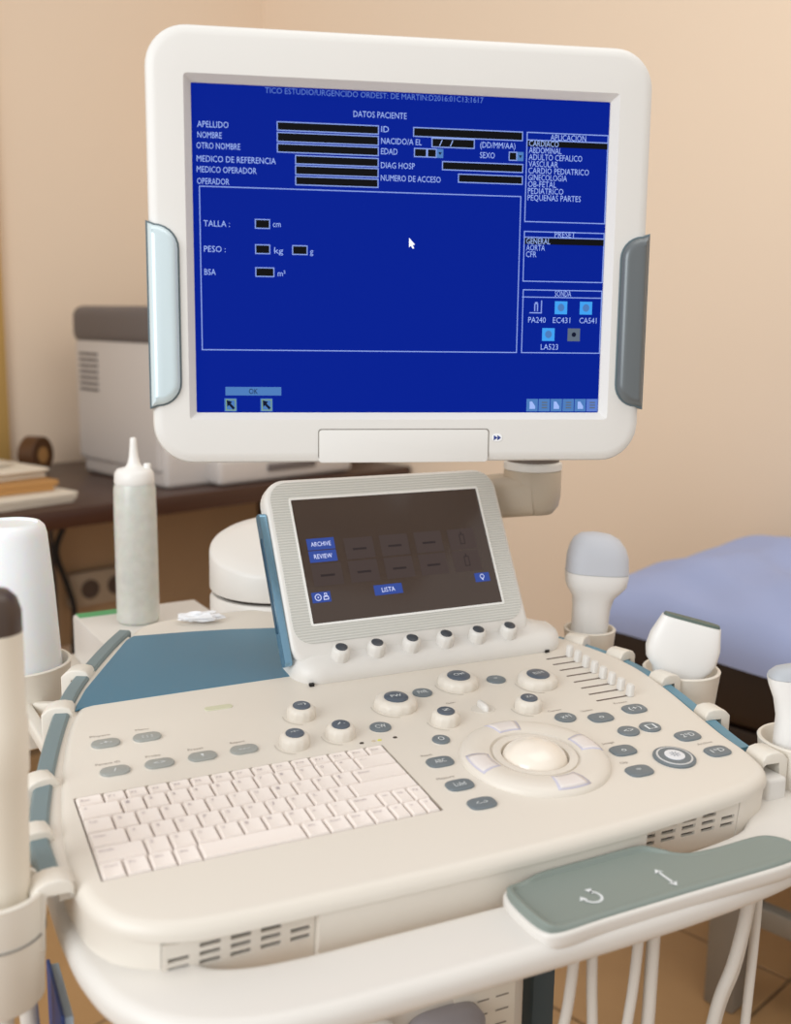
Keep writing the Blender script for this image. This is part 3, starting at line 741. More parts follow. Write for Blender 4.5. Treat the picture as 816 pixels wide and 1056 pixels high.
# ribbed frame and glass
def frame_mesh(o0, i0, z, mt, th=0.0012):
    b_ = bmesh.new(); loops = []
    for pts in (o0, i0):
        L = [b_.verts.new((x, y, z)) for x, y in pts]; loops.append(L)
    es = []
    for L in loops:
        for i in range(len(L)): es.append(b_.edges.new((L[i], L[(i+1) % len(L)])))
    bmesh.ops.triangle_fill(b_, use_beauty=True, edges=es, normal=(0, 0, 1))
    r = bmesh.ops.extrude_face_region(b_, geom=b_.faces[:])
    for v in [g for g in r['geom'] if isinstance(g, bmesh.types.BMVert)]: v.co.z += th
    return bm_mesh(b_, mt, 30)
SX0, SX1, SY0, SY1 = 0.275, 0.507, 0.0235, 0.163
link('ribbed_frame', frame_mesh(ccw(rrect(0.2525, 0.5310, 0.003, 0.1835, 0.02, 6)), ccw(rrect(SX0-0.0008, SX1+0.0008, SY0-0.0008, SY1+0.0008, 0.001, 2)), 0.0022, rib_m), TD, td)
link('bezel', frame_mesh(ccw(rrect(SX0-0.0024, SX1+0.0024, SY0-0.0024, SY1+0.0024, 0.002, 2)), ccw(rrect(SX0, SX1, SY0, SY1, 0.001, 2)), 0.0028, mat('bezel_white', '#f2f2ef', 0.35), 0.0012), TD, td)
glass = mat('touch_glass', '#3a2f29', 0.16, emit='#2a211c', es=0.7)
link('touch_screen', box(SX0, SX1, SY0, SY1, 0.0015, 0.0029, glass), TD, td)
scr_blue = emis('touch_blue', '#3f58ac', 0.62); scr_txt = emis('touch_text', '#d8deff', 0.85); scr_dim = emis('touch_dim', '#453a37', 0.9); scr_dimt = emis('touch_dim_text', '#332b2b', 0.8)
TS = TD @ T(0, 0, 0.0031)
def tsb(nm, mt_, fn):
    f_ = Flat(); fn(f_); return link(nm, f_.mesh(mt_), TS, td)
for x0, y0, x1, y1 in ((0.2845, 0.1045, 0.3165, 0.1175), (0.2845, 0.0905, 0.3165, 0.1035), (0.352, 0.047, 0.386, 0.0585), (0.279, 0.046, 0.3005, 0.0575), (0.479, 0.050, 0.498, 0.0605)):
    tsb('screen_button', scr_blue, lambda f_: f_.rect(x0, y0, x1, y1))
for s_, x0, y0, wd in (('ARCHIVE', 0.3005, 0.111, 0.023), ('REVIEW', 0.3005, 0.097, 0.021), ('LISTA', 0.369, 0.0527, 0.016)):
    tsb('button_text', scr_txt, lambda f_: f_.text(s_, x0, y0, wd, 0.005, 0.0002, True))
def icon_disc(f_):
    a_ = arc_strip(0.286, 0.0518, 0.0038, 0.0008, 0, 360, 0.0002, 20); f_.v += a_.v; f_.f += a_.f
    f_.rect(0.2855, 0.0510, 0.2868, 0.0526, 0.0002); f_.frame(0.292, 0.0485, 0.298, 0.0525, 0.0008, 0.0002); f_.frame(0.2935, 0.0525, 0.2965, 0.0560, 0.0007, 0.0002)
def icon_bulb(f_):
    a_ = arc_strip(0.4885, 0.0562, 0.0028, 0.0007, 0, 360, 0.0002, 16); f_.v += a_.v; f_.f += a_.f; f_.rect(0.4878, 0.0518, 0.4892, 0.0535, 0.0002)
tsb('disc_icon', scr_txt, icon_disc); tsb('bulb_icon', scr_txt, icon_bulb)
for c in range(5):
    for r in range(2):
        if c == 0 and r == 0: continue
        x0 = 0.2845+0.0430*c; y0 = 0.0905-0.0265*r
        tsb('dim_button', scr_dim, lambda f_: f_.rect(x0, y0, x0+0.0345, y0+0.0245))
        def dim(f_):
            if c == 4: f_.frame(x0+0.014, y0+0.006, x0+0.0205, y0+0.018, 0.001, 0.0002); f_.rect(x0+0.0165, y0+0.018, x0+0.018, y0+0.021, 0.0002)
            else: f_.rect(x0+0.009, y0+0.010, x0+0.0255, y0+0.0125, 0.0002)
        tsb('dim_icon', scr_dimt, dim)
# blue metal side bracket
link('side_bracket', prism(rrect(-0.016, 0.152, -0.0255, -0.012, 0.005, 4), 0, 0.0085, steel_m, 0.0015, 2), TD @ Matrix(((0, 0, 1, 0.2380), (1, 0, 0, 0), (0, 1, 0, 0.0125), (0, 0, 0, 1))), td)
link('side_slot', prism(rrect(0.02, 0.125, -0.0235, -0.0175, 0.002, 4), -0.0006, 0.001, mat('deep_blue', '#274c63', 0.3), 0, 1), TD @ Matrix(((0, 0, 1, 0.2380), (1, 0, 0, 0), (0, 1, 0, 0.0125), (0, 0, 0, 1))), td)
for u in (0.2965, 0.3375, 0.379, 0.4205, 0.461, 0.5015):
    KM = PM @ T(u, 0.2765, 0.0195) @ Matrix.Rotation(math.radians(14), 4, 'X')
    link('selector_knob', lathe([(0.0092, 0), (0.0098, 0.0015), (0.0098, 0.0095), (0.0092, 0.0125), (0.0078, 0.0142), (0.0062, 0.0146)], white_m, 40, 40, ridge=(1, 2, 0.05)), KM, td)
    link('selector_cap', lathe([(0.0064, 0.0138), (0.0064, 0.0152), (0.005, 0.0158)], mat('cap_dark', '#3d424a', 0.3), 28), KM, td)

# ================================================================== monitor
my, mtl = math.radians(-16.601459668688364), math.radians(1.3367303970701017)
mu = Vector((math.cos(my), math.sin(my), 0)); mb = Vector((-math.sin(my), math.cos(my), 0)); mv = (Vector((0, 0, math.cos(mtl)))+mb*math.sin(mtl)).normalized(); mn = mu.cross(mv)
MO = Matrix((mu, mv, mn)).transposed().to_4x4(); MO.translation = Vector((0.13732367680154306, 0.2316794154609771, 1.1696257342147873))
mon = thing('display_monitor', 'white framed flat monitor showing a blue patient data screen', 'monitor', MO @ Vector((0.19, -0.045, -0.02)), rz=my)
mout = ccw([(x, y) for x, y in rrect(-0.0385, 0.4185, -0.0455, 0.3315, 0.036, 10)])
# front frame: outer rounded shell, bevel down to the screen
def mon_shell():
    b_ = bmesh.new(); rings = []
    prof = [(0.010, -0.030), (0.003, -0.027), (0.0, -0.020), (0.0, 0.002), (0.0015, 0.0055), (0.005, 0.0078), (0.010, 0.0085)]
    for ins, h in prof:
        q = offset2(mout, ins) if ins > 1e-9 else mout
        rings.append([b_.verts.new((x, y, h)) for x, y in q])
    n_ = len(mout)
    for a_, c_ in zip(rings, rings[1:]):
        for i in range(n_): b_.faces.new((a_[i], a_[(i+1) % n_], c_[(i+1) % n_], c_[i]))
    r0 = [b_.verts.new((x, y, 0.0085)) for x, y in ccw(rrect(-0.006, 0.386, -0.006, 0.291, 0.003, 2))]
    r1 = [b_.verts.new((x, y, 0.0005)) for x, y in ccw(rrect(0.0, 0.380, 0.0, 0.285, 0.001, 2))]
    r2_ = [b_.verts.new((x, y, -0.003)) for x, y in ccw(rrect(0.0, 0.380, 0.0, 0.285, 0.001, 2))]
    for a_, c_ in ((r0, r1), (r1, r2_)):
        for i in range(len(a_)): b_.faces.new((a_[i], a_[(i+1) % len(a_)], c_[(i+1) % len(a_)], c_[i]))
    es = []
    for L in (rings[-1], r0):
        for i in range(len(L)): es.append(b_.edges.get((L[i], L[(i+1) % len(L)])) or b_.edges.new((L[i], L[(i+1) % len(L)])))
    bmesh.ops.triangle_fill(b_, use_beauty=True, edges=es, normal=(0, 0, 1))
    b_.faces.new(rings[0][::-1])
    return bm_mesh(b_, mon_m, 30)
link('frame', mon_shell(), MO, mon)
link('back_cover', prism(rrect(0.0, 0.38, -0.02, 0.30, 0.04, 8), -0.075, -0.0295, mon_m, bevb=0.025), MO, mon)
link('tilt_bracket', box(0.372, 0.428, -0.030, 0.05, -0.315, -0.05, mon_m, 0.008, 3), MO, mon)
for sx, mt_, nm in ((0, mat('handle_lit_blue', '#d3e4ea', 0.28, metal=0.15), 'l'), (1, mat('handle_shaded_grey', '#6c7275', 0.35, metal=0.3), 'r')):  # window light painted in: left handle coloured as lit, right one as shaded
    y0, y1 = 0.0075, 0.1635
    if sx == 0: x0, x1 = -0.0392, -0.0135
    else: x0, x1 = 0.3935, 0.4192
    # half capsule towards the screen, straight outer edge
    r = 0.020; o = []
    inner = x1 if sx == 0 else x0; outer = x0 if sx == 0 else x1; sg = 1 if sx == 0 else -1
    for k in range(8):
        a = math.pi/2*k/7; o.append((inner-sg*r*(1-math.sin(a)) if False else inner-sg*r+sg*r*math.cos(a), y1-r+r*math.sin(a)))
    o.append((outer, y1+0.002)); o.append((outer, y0-0.002))
    for k in range(8):
        a = math.pi/2*(1-k/7); o.append((inner-sg*r+sg*r*math.cos(a), y0+r-r*math.sin(a)))
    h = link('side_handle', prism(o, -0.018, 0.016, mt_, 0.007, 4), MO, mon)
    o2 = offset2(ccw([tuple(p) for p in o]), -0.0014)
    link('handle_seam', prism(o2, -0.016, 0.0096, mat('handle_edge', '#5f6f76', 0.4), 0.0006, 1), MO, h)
# lower flap + badge
link('flap_seam', prism(rrect(0.1094, 0.2706, -0.0425, -0.0144, 0.003, 4), 0.006, 0.00872, seam_m), MO, mon)
link('flap', prism(rrect(0.1102, 0.2698, -0.0457, -0.0152, 0.003, 4), 0.002, 0.0089, mon_m, 0.0006, 2), MO, mon)
bd = link('badge', prism(rrect(0.2735, 0.2835, -0.0265, -0.0195, 0.0034, 5), 0.006, 0.0091, mat('badge_white', '#f2f4f7', 0.3), 0.0003, 1), MO, mon)
f = Flat(); f.poly([(0.275, -0.0255), (0.2785, -0.0230), (0.275, -0.0205)]); f.poly([(0.2785, -0.0255), (0.282, -0.0230), (0.2785, -0.0205)])
link('badge_mark', f.mesh(mat('badge_blue', '#2b3f8c', 0.4)), MO @ T(0, 0, 0.0094), bd)
# screen
sm_ = bpy.data.materials.new('lcd_blue'); sm_.use_nodes = True
b = sm_.node_tree.nodes['Principled BSDF']; b.inputs['Base Color'].default_value = (0.001, 0.002, 0.008, 1); b.inputs['Roughness'].default_value = 0.5; b.inputs['Specular IOR Level'].default_value = 0.04
b.inputs['Emission Color'].default_value = lin('#001e91'); b.inputs['Emission Strength'].default_value = 0.78
scr = link('screen', box(0.0, 0.380, 0.0, 0.285, -0.0035, -0.0015, sm_), MO, mon)
txt = emis('screen_text', '#9fb8f5', 0.80); ln = emis('screen_line', '#8fa8ee', 0.75); blk = emis('screen_black', '#0a0a0e', 0.5); lb = emis('screen_button_blue', '#4f7fc0', 0.75); fad = emis('screen_faint', '#5f80d0', 0.75); icn = emis('screen_icon', '#3fa0f0', 0.8); grn = emis('screen_icon_green', '#8fae6a', 0.7); drk = emis('screen_dark_line', '#0c1838', 0.5); gryi = emis('screen_icon_grey', '#6c7a8c', 0.6)
TX=[('DATOS PACIENTE',142,265,48),('APELLIDO',5,251,27),('NOMBRE',5,242,21),('OTRO NOMBRE',4,233,38),('MEDICO DE REFERENCIA',4,222,69),('MEDICO OPERADOR',4,213,52),('OPERADOR',4,203,28),('ID',167,253,7),('NACIDO/A EL',167,243,37),('EDAD',167,234,15),('DIAG HOSP',167,222,31),('NUMERO DE ACCESO',167,211,55),('/  /',220,243,13),('(DD/MM/AA)',258,243,33),('SEXO',258,234,14),('APLICACION',324,252,34),('CARDIACO',304,246,28),('ABDOMINAL',304,240,31),('ADULTO CEFALICO',304,234,51),('VASCULAR',304,228,28),('CARDIO PEDIATRICO',304,222,58),('GINECOLOGIA',304,216,37),('OB-FETAL',304,210,27),('PEDIATRICO',304,204,34),('PEQUE\u00d1AS PARTES',304,198,51),('PRESET',331,165.5,20),('GENERAL',304,159,23),('AORTA',304,153,18),('CFR',304,147,10),('SONDA',333,111.5,16),('PA240',308,87,17),('EC431',332,87,17),('CA541',358,87,17),('LA523',321,62,17),('TALLA :',9,167,23),('cm',70,168,7),('PESO :',9,145,19),('kg',71,145,8),('g',103,145,3),('BSA',9,125,10),('m\u00b2',74,125,7)]
for s, x, y, wd in TX:
    ft = Flat(); ft.text(s, x/1000, y/1000, wd/1000, 0.0052); link('screen_text', ft.mesh(txt), MO @ T(0, 0, -0.0008), scr)
ff = Flat(); ff.text('TICO ESTUDIO/URGENCIDO ORDEST: DE MARTIN:D2016:01C13:1617', 0.064, 0.2815, 0.196, 0.0048)
link('title_text', ff.mesh(fad), MO @ T(0, 0, -0.0008), scr)
BX=[('f',74,256,165,248),('f',74,247,165,238.5),('f',74,237.5,165,229.5),('f',90,228,165,220),('f',90,219.2,165,211),('f',90,210,165,202),('f',196,256,298,247.5),('f',213,247.5,253,239),('f',197,238,209,230),('f',209,238,218,230),('d',218,238,224,230),('f',285,238,293,230),('d',293,238,299,230),('f',223,227.5,299,219.5),('f',238,217,299,209),('f',54,172,67.5,163.5),('f',54,150,67.5,141.5),('f',87,150,101,141.5),('f',54,130,71,121.5)]
for kd, x0, y1, x1, y0 in BX:
    if kd == 'f':
        f = Flat(); f.rect(x0/1000, y0/1000, x1/1000, y1/1000, 0); link('input_field', f.mesh(blk), MO @ T(0, 0, -0.0012), scr)
        f = Flat(); f.frame(x0/1000, y0/1000, x1/1000, y1/1000, 0.0009, 0); link('field_outline', f.mesh(ln), MO @ T(0, 0, -0.0010), scr)
    else:
        f = Flat(); f.rect(x0/1000, y0/1000, x1/1000, y1/1000, 0); link('drop_down', f.mesh(lb), MO @ T(0, 0, -0.0010), scr)
        f = Flat(); cx = (x0+x1)/2000; cy = (y0+y1)/2000; f.poly([(cx-0.0016, cy+0.001), (cx, cy-0.0016), (cx+0.0016, cy+0.001)]); link('drop_arrow', f.mesh(drk), MO @ T(0, 0, -0.0008), scr)
f = Flat()
for x0, y0, x1, y1 in ((5.5, 56, 298, 199), (301.5, 176, 379.6, 256), (301.5, 122, 379.6, 168), (302, 56, 379.6, 115)): f.frame(x0/1000, y0/1000, x1/1000, y1/1000, 0.0009)
for y in (248.5, 162, 107.5): f.rect(0.3015, y/1000, 0.3796, (y+0.9)/1000)
link('panel_outline', f.mesh(ln), MO @ T(0, 0, -0.0011), scr)
for y0, y1 in ((0.2432, 0.2484), (0.1562, 0.1618)):
    f = Flat(); f.rect(0.3025, y0, 0.379, y1); link('selected_row', f.mesh(blk), MO @ T(0, 0, -0.0010), scr)
f = Flat(); f.rect(0.026, 0.0155, 0.0765, 0.0232); link('ok_button', f.mesh(lb), MO @ T(0, 0, -0.0011), scr)
f = Flat(); f.text('OK', 0.0512, 0.0193, 0.008, 0.0048, 0, True); link('ok_text', f.mesh(drk), MO @ T(0, 0, -0.0008), scr)
for x in (25, 57.5):
    f = Flat(); f.rect(x/1000, 0.001, (x+11)/1000, 0.0128); link('pointer_button', f.mesh(lb), MO @ T(0, 0, -0.0011), scr)
    f = Flat(); a = x/1000+0.002; f.poly([(a, 0.0112), (a+0.0005, 0.0052), (a+0.002, 0.0066), (a+0.0058, 0.0026), (a+0.0074, 0.0042), (a+0.0036, 0.0082), (a+0.005, 0.0098)]); link('pointer_icon', f.mesh(drk), MO @ T(0, 0, -0.0008), scr)
    f = Flat(); f.frame(a-0.0008, 0.0018, a+0.0082, 0.012, 0.0007); link('pointer_edge', f.mesh(grn), MO @ T(0, 0, -0.0009), scr)
for k in range(6):
    x = 0.3088+0.0119*k; f = Flat(); f.rect(x, 0.001, x+0.0112, 0.013); link('tool_icon', f.mesh(lb if k < 5 else fad), MO @ T(0, 0, -0.0011), scr)
    f = Flat()
    if k % 2 == 0: f.poly([(x+0.003, 0.0035), (x+0.0085, 0.0035), (x+0.0085, 0.006), (x+0.0055, 0.0105), (x+0.003, 0.0105)])
    else: f.rect(x+0.003, 0.004, x+0.0085, 0.0052); f.rect(x+0.003, 0.0065, x+0.0085, 0.0077); f.rect(x+0.003, 0.009, x+0.0085, 0.0102)
    link('tool_glyph', f.mesh(txt if k % 2 == 0 else gryi), MO @ T(0, 0, -0.0008), scr)
for k, (x, y) in enumerate(((309, 93), (333.5, 92.5), (358, 92.5), (322, 67.5), (347, 67.5))):
    x /= 1000; y /= 1000; f = Flat()
    if k == 0: f.rect(x+0.011, y, x+0.012, y+0.012); f.rect(x, y, x+0.012, y+0.001); f.rect(x+0.0045, y+0.002, x+0.0056, y+0.009); f.rect(x+0.0072, y+0.002, x+0.0083, y+0.009); f.rect(x+0.0052, y+0.0085, x+0.0077, y+0.0105)
    else: f.rect(x, y, x+0.0122, y+0.012)
    link('probe_icon', f.mesh(ln if k == 0 else (gryi if k == 4 else icn)), MO @ T(0, 0, -0.0011), scr)
    if k:
        f = Flat()
        f.poly(ell(x+0.0061, y+0.0062, 0.0033 if k < 4 else 0.0022, 0.0036 if k < 4 else 0.0022, 14)); link('probe_glyph', f.mesh(lb if k < 4 else drk), MO @ T(0, 0, -0.0008), scr)
f = Flat(); a, c = 0.1935, 0.159
f.poly([(a, c), (a, c-0.0085), (a+0.0018, c-0.0068), (a+0.0035, c-0.0098), (a+0.0048, c-0.009), (a+0.0033, c-0.0062), (a+0.0056, c-0.006)]); link('cursor', f.mesh(emis('cursor_white', '#f0f3ff', 1.0)), MO @ T(0, 0, -0.0008), scr)

# ================================================================== probe holders, probes
hold_m = mat('holder_plastic', '#e4ded3', 0.42, var=0.012)
def holder(label, cx, cy, zr, r, hgt, hooks, group='probe holders on the side rails', wallt=0.0045, cat='holder', seam=False):
    o = thing('probe_holder', label, cat, (cx, cy, zr-hgt), group)
    prof = [(r*0.80, 0), (r*0.88, 0.003), (r*0.985, hgt-0.004), (r, hgt-0.001), (r-0.001, hgt), (r-wallt+0.001, hgt), (r-wallt, hgt-0.002), (r*0.86-wallt, 0.006), (0.004, 0.006)]
    cup = link('cup', lathe(prof, hold_m, 56, 40), T(cx, cy, zr-hgt), o)
    if seam: link('seam', lathe([(r*0.955, hgt*0.615), (r*0.965+0.0004, hgt*0.62), (r*0.966+0.0004, hgt*0.632), (r*0.955, hgt*0.637)], seam_m, 56), T(cx, cy, zr-hgt), cup)
    for (hx, hy, hzz, wd, ang) in hooks:
        # hx,hy: where the hook crosses the rail; ang: outward direction
        x_end = 0.019
        prof2 = [(-0.0105, -0.009), (-0.0105, -0.001), (-0.007, 0.0045), (0.0, 0.006), (0.008, 0.0055), (0.014, 0.003), (x_end, -0.002), (x_end, -0.046), (0.0105, -0.046), (0.0100, -0.003), (-0.0082, -0.003), (-0.0082, -0.009)]
        b_ = bmesh.new(); lo_ = []
        for yy in (-wd/2, wd/2): lo_.append([b_.verts.new((x, yy, z)) for x, z in prof2])
        for i in range(len(prof2)):
            j = (i+1) % len(prof2); b_.faces.new((lo_[0][i], lo_[0][j], lo_[1][j], lo_[1][i]))
        b_.faces.new(lo_[0][::-1]); b_.faces.new(lo_[1])
        es = [e for e in b_.edges if abs(e.verts[0].co.y-e.verts[1].co.y) < 1e-6]
        bmesh.ops.bevel(b_, geom=es, offset=0.0016, segments=3, profile=0.5, affect='EDGES')
        link('hook', bm_mesh(b_, hold_m, 60), T(hx, hy, hzz) @ RZ(ang), o)
        # short strut from the hook to the cup wall
        p0 = Vector((hx+0.014*math.cos(ang), hy+0.014*math.sin(ang), hzz-0.040)); d = Vector((cx, cy, 0))-Vector((p0.x, p0.y, 0)); L = d.length-r*0.93
        if L > 0.004:
            d.normalize(); p1_ = p0+d*L; p1_.z = min(zr-0.040, hzz-0.040); link('strut', sweep([p0, p0.lerp(p1_, .5), p1_], rrect(-0.007, 0.007, -0.007, 0.007, 0.003, 3), hold_m, 50), I4, o)
    return o
def pz(u, v, h=0.0): return (PM @ Vector((u, v, h)))
def hk(u, v, deg, wd=0.020, h=0.004):
    p = pz(u, v, h); return (p.x, p.y, p.z, wd, math.radians(deg))
H1 = holder('small round holder cup carrying the block-headed probe', 0.668, 0.345, 0.875, 0.0325, 0.048, [hk(0.606, 0.288, 35, 0.024, -0.003), hk(0.629, 0.236, 18, 0.022, -0.003)])
H2 = holder('wide round holder cup carrying the flat wide probe', 0.684, 0.190, 0.868, 0.0435, 0.050, [hk(0.634, 0.164, 5, 0.022, -0.003), hk(0.624, 0.078, -8, 0.022, -0.003)])
H3 = holder('holder cup carrying the grey-tipped curved probe at the panel corner', 0.669, -0.006, 0.860, 0.043, 0.05, [hk(0.612, -0.012, -5, 0.026, -0.004)])
HA = holder('large holder cup carrying the upturned frosted beaker', -0.002, 0.505, 0.870, 0.060, 0.090, [hk(0.048, 0.366, 153, 0.022, 0.001), hk(0.017, 0.286, 163, 0.022, 0.001)])
HB = holder('deep holder cup with a seam carrying the long thin wand probe', -0.071, 0.017, 0.862, 0.0345, 0.085, [hk(-0.030, 0.010, 180, 0.022, 0.001), hk(-0.034, 0.077, 183, 0.021, 0.001), hk(-0.019, 0.156, 192, 0.021, 0.001)], seam=True)

# probe 1: block head with rounded lavender lens
p1 = thing('ultrasound_probe', 'white probe with a bulky rounded block head and pale grey lens', 'probe', (0.668, 0.345, 0.834))
M1 = T(0.665, 0.345, 0.830) @ RZ(-0.45) @ Matrix.Rotation(math.radians(2.5), 4, 'Y')
link('handle', loft([(0.0, 0.020, 0.017, 0, 0, 2.4), (0.02, 0.022, 0.019, 0, 0, 2.4), (0.072, 0.0235, 0.020, 0, 0, 2.4), (0.086, 0.026, 0.021, 0.001, 0, 2.5), (0.095, 0.033, 0.024, 0.002, 0, 2.8), (0.102, 0.0375, 0.026, 0.003, 0, 3), (0.113, 0.0390, 0.027, 0.003, 0, 3), (0.118, 0.0390, 0.027, 0.003, 0, 3)], probe_m, 40), M1, p1)
link('lens', loft([(0.1185, 0.0388, 0.0268, 0.003, 0, 3), (0.138, 0.0378, 0.0262, 0.002, 0, 2.8), (0.150, 0.0345, 0.024, 0.001, 0, 2.6), (0.160, 0.0285, 0.019, -0.001, 0, 2.4), (0.166, 0.0190, 0.012, -0.003, 0, 2.2), (0.168, 0.007, 0.005, -0.004, 0, 2)], lens_m, 40), M1, p1)
# probe 2: flat linear probe, dark lens strip on the slanted top
p2 = thing('ultrasound_probe', 'white flat wide probe with a thin dark lens strip on top', 'probe', (0.690, 0.190, 0.832))
M2 = T(0.662, 0.191, 0.823) @ RZ(-0.50) @ Matrix.Rotation(math.radians(14), 4, 'Y')
link('handle', loft([(0.0, 0.022, 0.013, 0.004, 0, 2.6), (0.03, 0.025, 0.014, 0.004, 0, 2.8), (0.045, 0.029, 0.0145, 0.002, 0, 3), (0.054, 0.0365, 0.0150, 0, 0, 3.4), (0.066, 0.0405, 0.0150, 0, 0, 3.8), (0.082, 0.0400, 0.0140, 0, 0, 3.8), (0.102, 0.0345, 0.0105, 0, 0, 4), (0.106, 0.0335, 0.0090, 0, 0, 4)], probe_m, 48), M2, p2)
link('lens', loft([(0.1062, 0.0325, 0.0075, 0, 0, 4), (0.1090, 0.0315, 0.0066, 0, 0, 4)], mat('lens_dark', '#5c6b64', 0.5), 44), M2, p2)
# probe 3: convex probe
p3 = thing('ultrasound_probe', 'white waisted probe with a curved grey face at the panel corner', 'probe', (0.672, -0.006, 0.824))
M3 = T(0.662, -0.006, 0.822) @ RZ(-0.5)
link('handle', loft([(0.0, 0.022, 0.016, 0, 0, 2.4), (0.03, 0.0235, 0.017, 0, 0, 2.4), (0.060, 0.0225, 0.016, 0, 0, 2.5), (0.078, 0.026, 0.0165, 0, 0, 2.7), (0.092, 0.0315, 0.0170, 0, 0, 3), (0.100, 0.0335, 0.0170, 0, 0, 3)], probe_m, 40), M3, p3)
link('lens', loft([(0.1003, 0.0334, 0.0165, 0, 0, 3), (0.104, 0.0325, 0.015, 0, 0, 3), (0.109, 0.027, 0.0125, 0, 0, 2.8), (0.112, 0.016, 0.009, 0, 0, 2.5), (0.113, 0.006, 0.004, 0, 0, 2)], mat('lens_grey', '#b4b9bf', 0.45), 40), M3, p3)
# upturned frosted beaker
bk = thing('plastic_beaker', 'upturned translucent white plastic beaker in the large holder cup', 'beaker', (-0.002, 0.505, 0.788))
frost = mat('frosted_plastic', '#f1f5f9', 0.4, sss=0.3)
link('body', lathe([(0.0490, -0.027), (0.0495, 0.05), (0.0445, 0.14), (0.0395, 0.200), (0.0375, 0.208), (0.033, 0.2125), (0.030, 0.2128), (0.029, 0.2105), (0.006, 0.2105)], frost, 56, 40), T(-0.002, 0.505, 0.816), bk)
# foreground wand probe
wp = thing('wand_probe', 'long cream cylindrical wand probe with a dark brown tip', 'probe', (-0.071, 0.017, 0.785))
cream = mat('cream_plastic', '#e8dfcf', 0.45)
MW = T(-0.068, 0.017, 0.785) @ Matrix.Rotation(math.radians(1.2), 4, 'Y')
link('shaft', lathe([(0.012, 0.0), (0.0185, 0.01), (0.0195, 0.06), (0.0200, 0.16), (0.0212, 0.163), (0.0212, 0.20), (0.0200, 0.203), (0.0192, 0.262)], cream, 40, 40), MW, wp)
link('tip', lathe([(0.0191, 0.262), (0.0188, 0.276), (0.016, 0.285), (0.011, 0.290), (0.004, 0.292)], mat('tip_brown', '#4a3a30', 0.35), 40), MW, wp)

# ---- recorder box and gel bottle
rb = thing('recorder_box', 'low white recorder box with green label standing behind the console', 'box', (0.21, 0.70, 0.765), rz=0.09)
RB = T(0.21, 0.70, 0.765) @ RZ(0.09)
link('case', box(-0.092, 0.092, -0.135, 0.125, 0, 0.065, white_m, 0.004), RB, rb)
link('green_label', box(-0.088, -0.030, 0.100, 0.122, 0.065, 0.0658, mat('green_tape', '#4fa56a', 0.5)), RB, rb)
gb = thing('gel_bottle', 'clear squeeze bottle of gel with white nozzle on the recorder box', 'bottle', (0.187, 0.748, 0.8303))
GB = T(0.187, 0.748, 0.8303)
gelm = mat('gel_plastic', '#e9ece6', 0.28, var=0.16, vscale=70, sss=0.25, trans=0.3)
link('bottle_body', lathe([(0.026, 0), (0.029, 0.003), (0.0295, 0.012), (0.0292, 0.15), (0.0285, 0.19), (0.026, 0.197), (0.022, 0.199)], gelm, 48), GB, gb)
cp = link('cap', lathe([(0.0265, 0.196), (0.0275, 0.198), (0.0265, 0.211), (0.023, 0.216), (0.012, 0.219), (0.0085, 0.224), (0.0065, 0.233), (0.0048, 0.250), (0.0042, 0.258), (0.003, 0.2595)], mat('cap_white', '#f0efec', 0.4), 40, 40), GB, gb)
link('nozzle_stopper', lathe([(0.004, 0.213), (0.0052, 0.214), (0.0052, 0.222), (0.004, 0.224)], mat('cap_white', '#f0efec', 0.4), 20), GB @ T(0.017, -0.006, 0), cp)
# crumpled tissue by the box
ts = bmesh.new(); bmesh.ops.create_icosphere(ts, subdivisions=3, radius=1)
for v in ts.verts:
    k = 0.75+0.5*random.random(); v.co = Vector((v.co.x*0.026*k, v.co.y*0.010*k, v.co.z*0.0055*k))
tag(link('tissue', bm_mesh(ts, mat('tissue', '#f0f1f4', 0.9), 0), PM @ T(0.200, 0.470, 0.0072) @ RZ(-0.2)), 'crumpled white tissue beside the foot of the swivel drum', 'tissue')

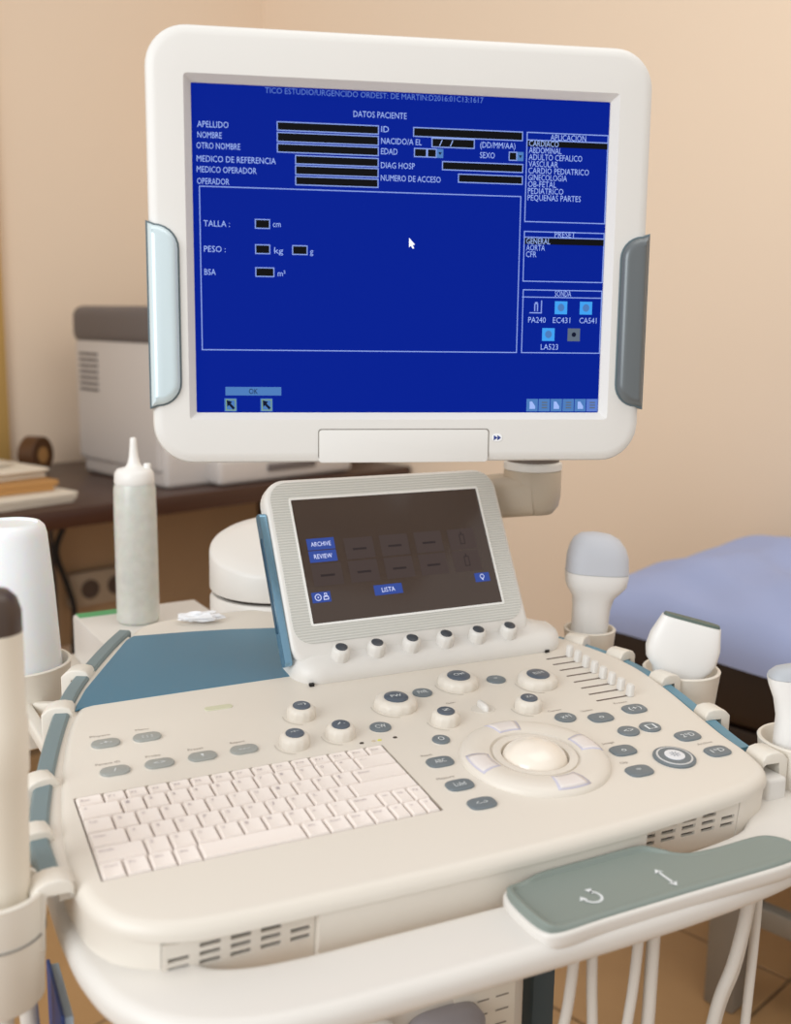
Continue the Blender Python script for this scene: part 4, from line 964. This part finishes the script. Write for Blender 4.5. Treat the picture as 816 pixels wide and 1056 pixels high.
# ---- cables under the push bar
hook_m = mat('hook_plastic', '#dcd6cd', 0.45)
def cable_hook(x, y, label):
    o = thing('cable_hook', label, 'hook', (x, y, bar_z-bt), 'cable hooks under the push bar')
    link('plate', box(-0.012, 0.012, -0.010, 0.010, -0.006, 0.0, hook_m, 0.002), T(x, y, bar_z-bt), o)
    link('loop', tube([(x-0.008, y, bar_z-bt-0.003), (x-0.009, y, bar_z-bt-0.018), (x, y, bar_z-bt-0.027), (x+0.009, y, bar_z-bt-0.018), (x+0.008, y, bar_z-bt-0.003)], 0.0032, hook_m), I4, o)
cable_hook(0.341, -0.098, 'small white cable hook under the grip end of the push bar')
cable_hook(0.404, -0.098, 'small white cable hook further along under the push bar grip')
g = 'probe cables hanging under the push bar'
cb = [([(0.331, -0.117, 0.8075), (0.327, -0.115, 0.74), (0.319, -0.112, 0.68), (0.315, -0.105, 0.55), (0.33, -0.10, 0.40)], 'white probe cable hanging from the hook at the grip end'),
      ([(0.349, -0.112, 0.807), (0.351, -0.112, 0.75), (0.356, -0.110, 0.68), (0.360, -0.10, 0.55), (0.35, -0.09, 0.38)], 'loose white probe cable hanging between the two cable hooks'),
      ([(0.393, -0.117, 0.8075), (0.391, -0.115, 0.74), (0.387, -0.112, 0.68), (0.386, -0.10, 0.55), (0.40, -0.09, 0.38)], 'white probe cable hanging from the hook further along'),
      ([(0.411, -0.112, 0.807), (0.411, -0.112, 0.74), (0.412, -0.110, 0.68), (0.414, -0.10, 0.55), (0.43, -0.09, 0.36)], 'thicker white probe cable hanging right beside the further hook'),
      ([(0.518, -0.108, 0.807), (0.515, -0.108, 0.765), (0.507, -0.106, 0.72), (0.494, -0.10, 0.66), (0.485, -0.09, 0.5)], 'bowed white probe cable hanging before the couch leg'),
      ([(0.530, -0.100, 0.807), (0.527, -0.100, 0.765), (0.519, -0.098, 0.71), (0.508, -0.09, 0.65), (0.500, -0.08, 0.5)], 'bowed white probe cable hanging behind the one at the couch leg'),
      ([(0.541, -0.095, 0.807), (0.541, -0.095, 0.76), (0.540, -0.095, 0.70), (0.538, -0.09, 0.5)], 'straight white probe cable hanging at the corner of the push bar')]
for k, (p, l) in enumerate(cb): tag(link('probe_cable', tube([(a+0.011, b_+0.018, c-0.012) for a, b_, c in p], 0.0056 if k in (3, 4) else 0.0044, cable_m, 12)), l, 'cable', g)
# things below the left holder: cables and a blue folder in the side pocket
for k, (p, l) in enumerate([([(-0.068, 0.02, 0.777), (-0.070, 0.02, 0.72), (-0.060, 0.03, 0.62), (-0.05, 0.04, 0.45)], 'cream probe cable dropping straight out of the deep holder cup'),
                            ([(-0.050, 0.06, 0.79), (-0.048, 0.06, 0.72), (-0.040, 0.06, 0.62), (-0.03, 0.06, 0.45)], 'cream cable hanging beside the blue folder under the push bar')]):
    tag(link('probe_cable', tube(p, 0.007, cable_m, 12)), l, 'cable', 'cables under the deep holder cup')
bf = thing('document_folder', 'thin pale blue folder with a navy spine hanging beside the cart', 'folder', (-0.02, 0.06, 0.52))
link('cover', box(-0.0270, -0.0205, 0.026, 0.10, 0.52, 0.742, mat('folder_pale', '#b4cade', 0.6), 0.0005, 1), I4, bf)
link('spine', box(-0.0300, -0.0272, 0.022, 0.10, 0.52, 0.747, mat('folder_navy', '#27407a', 0.5), 0.0005, 1), I4, bf)
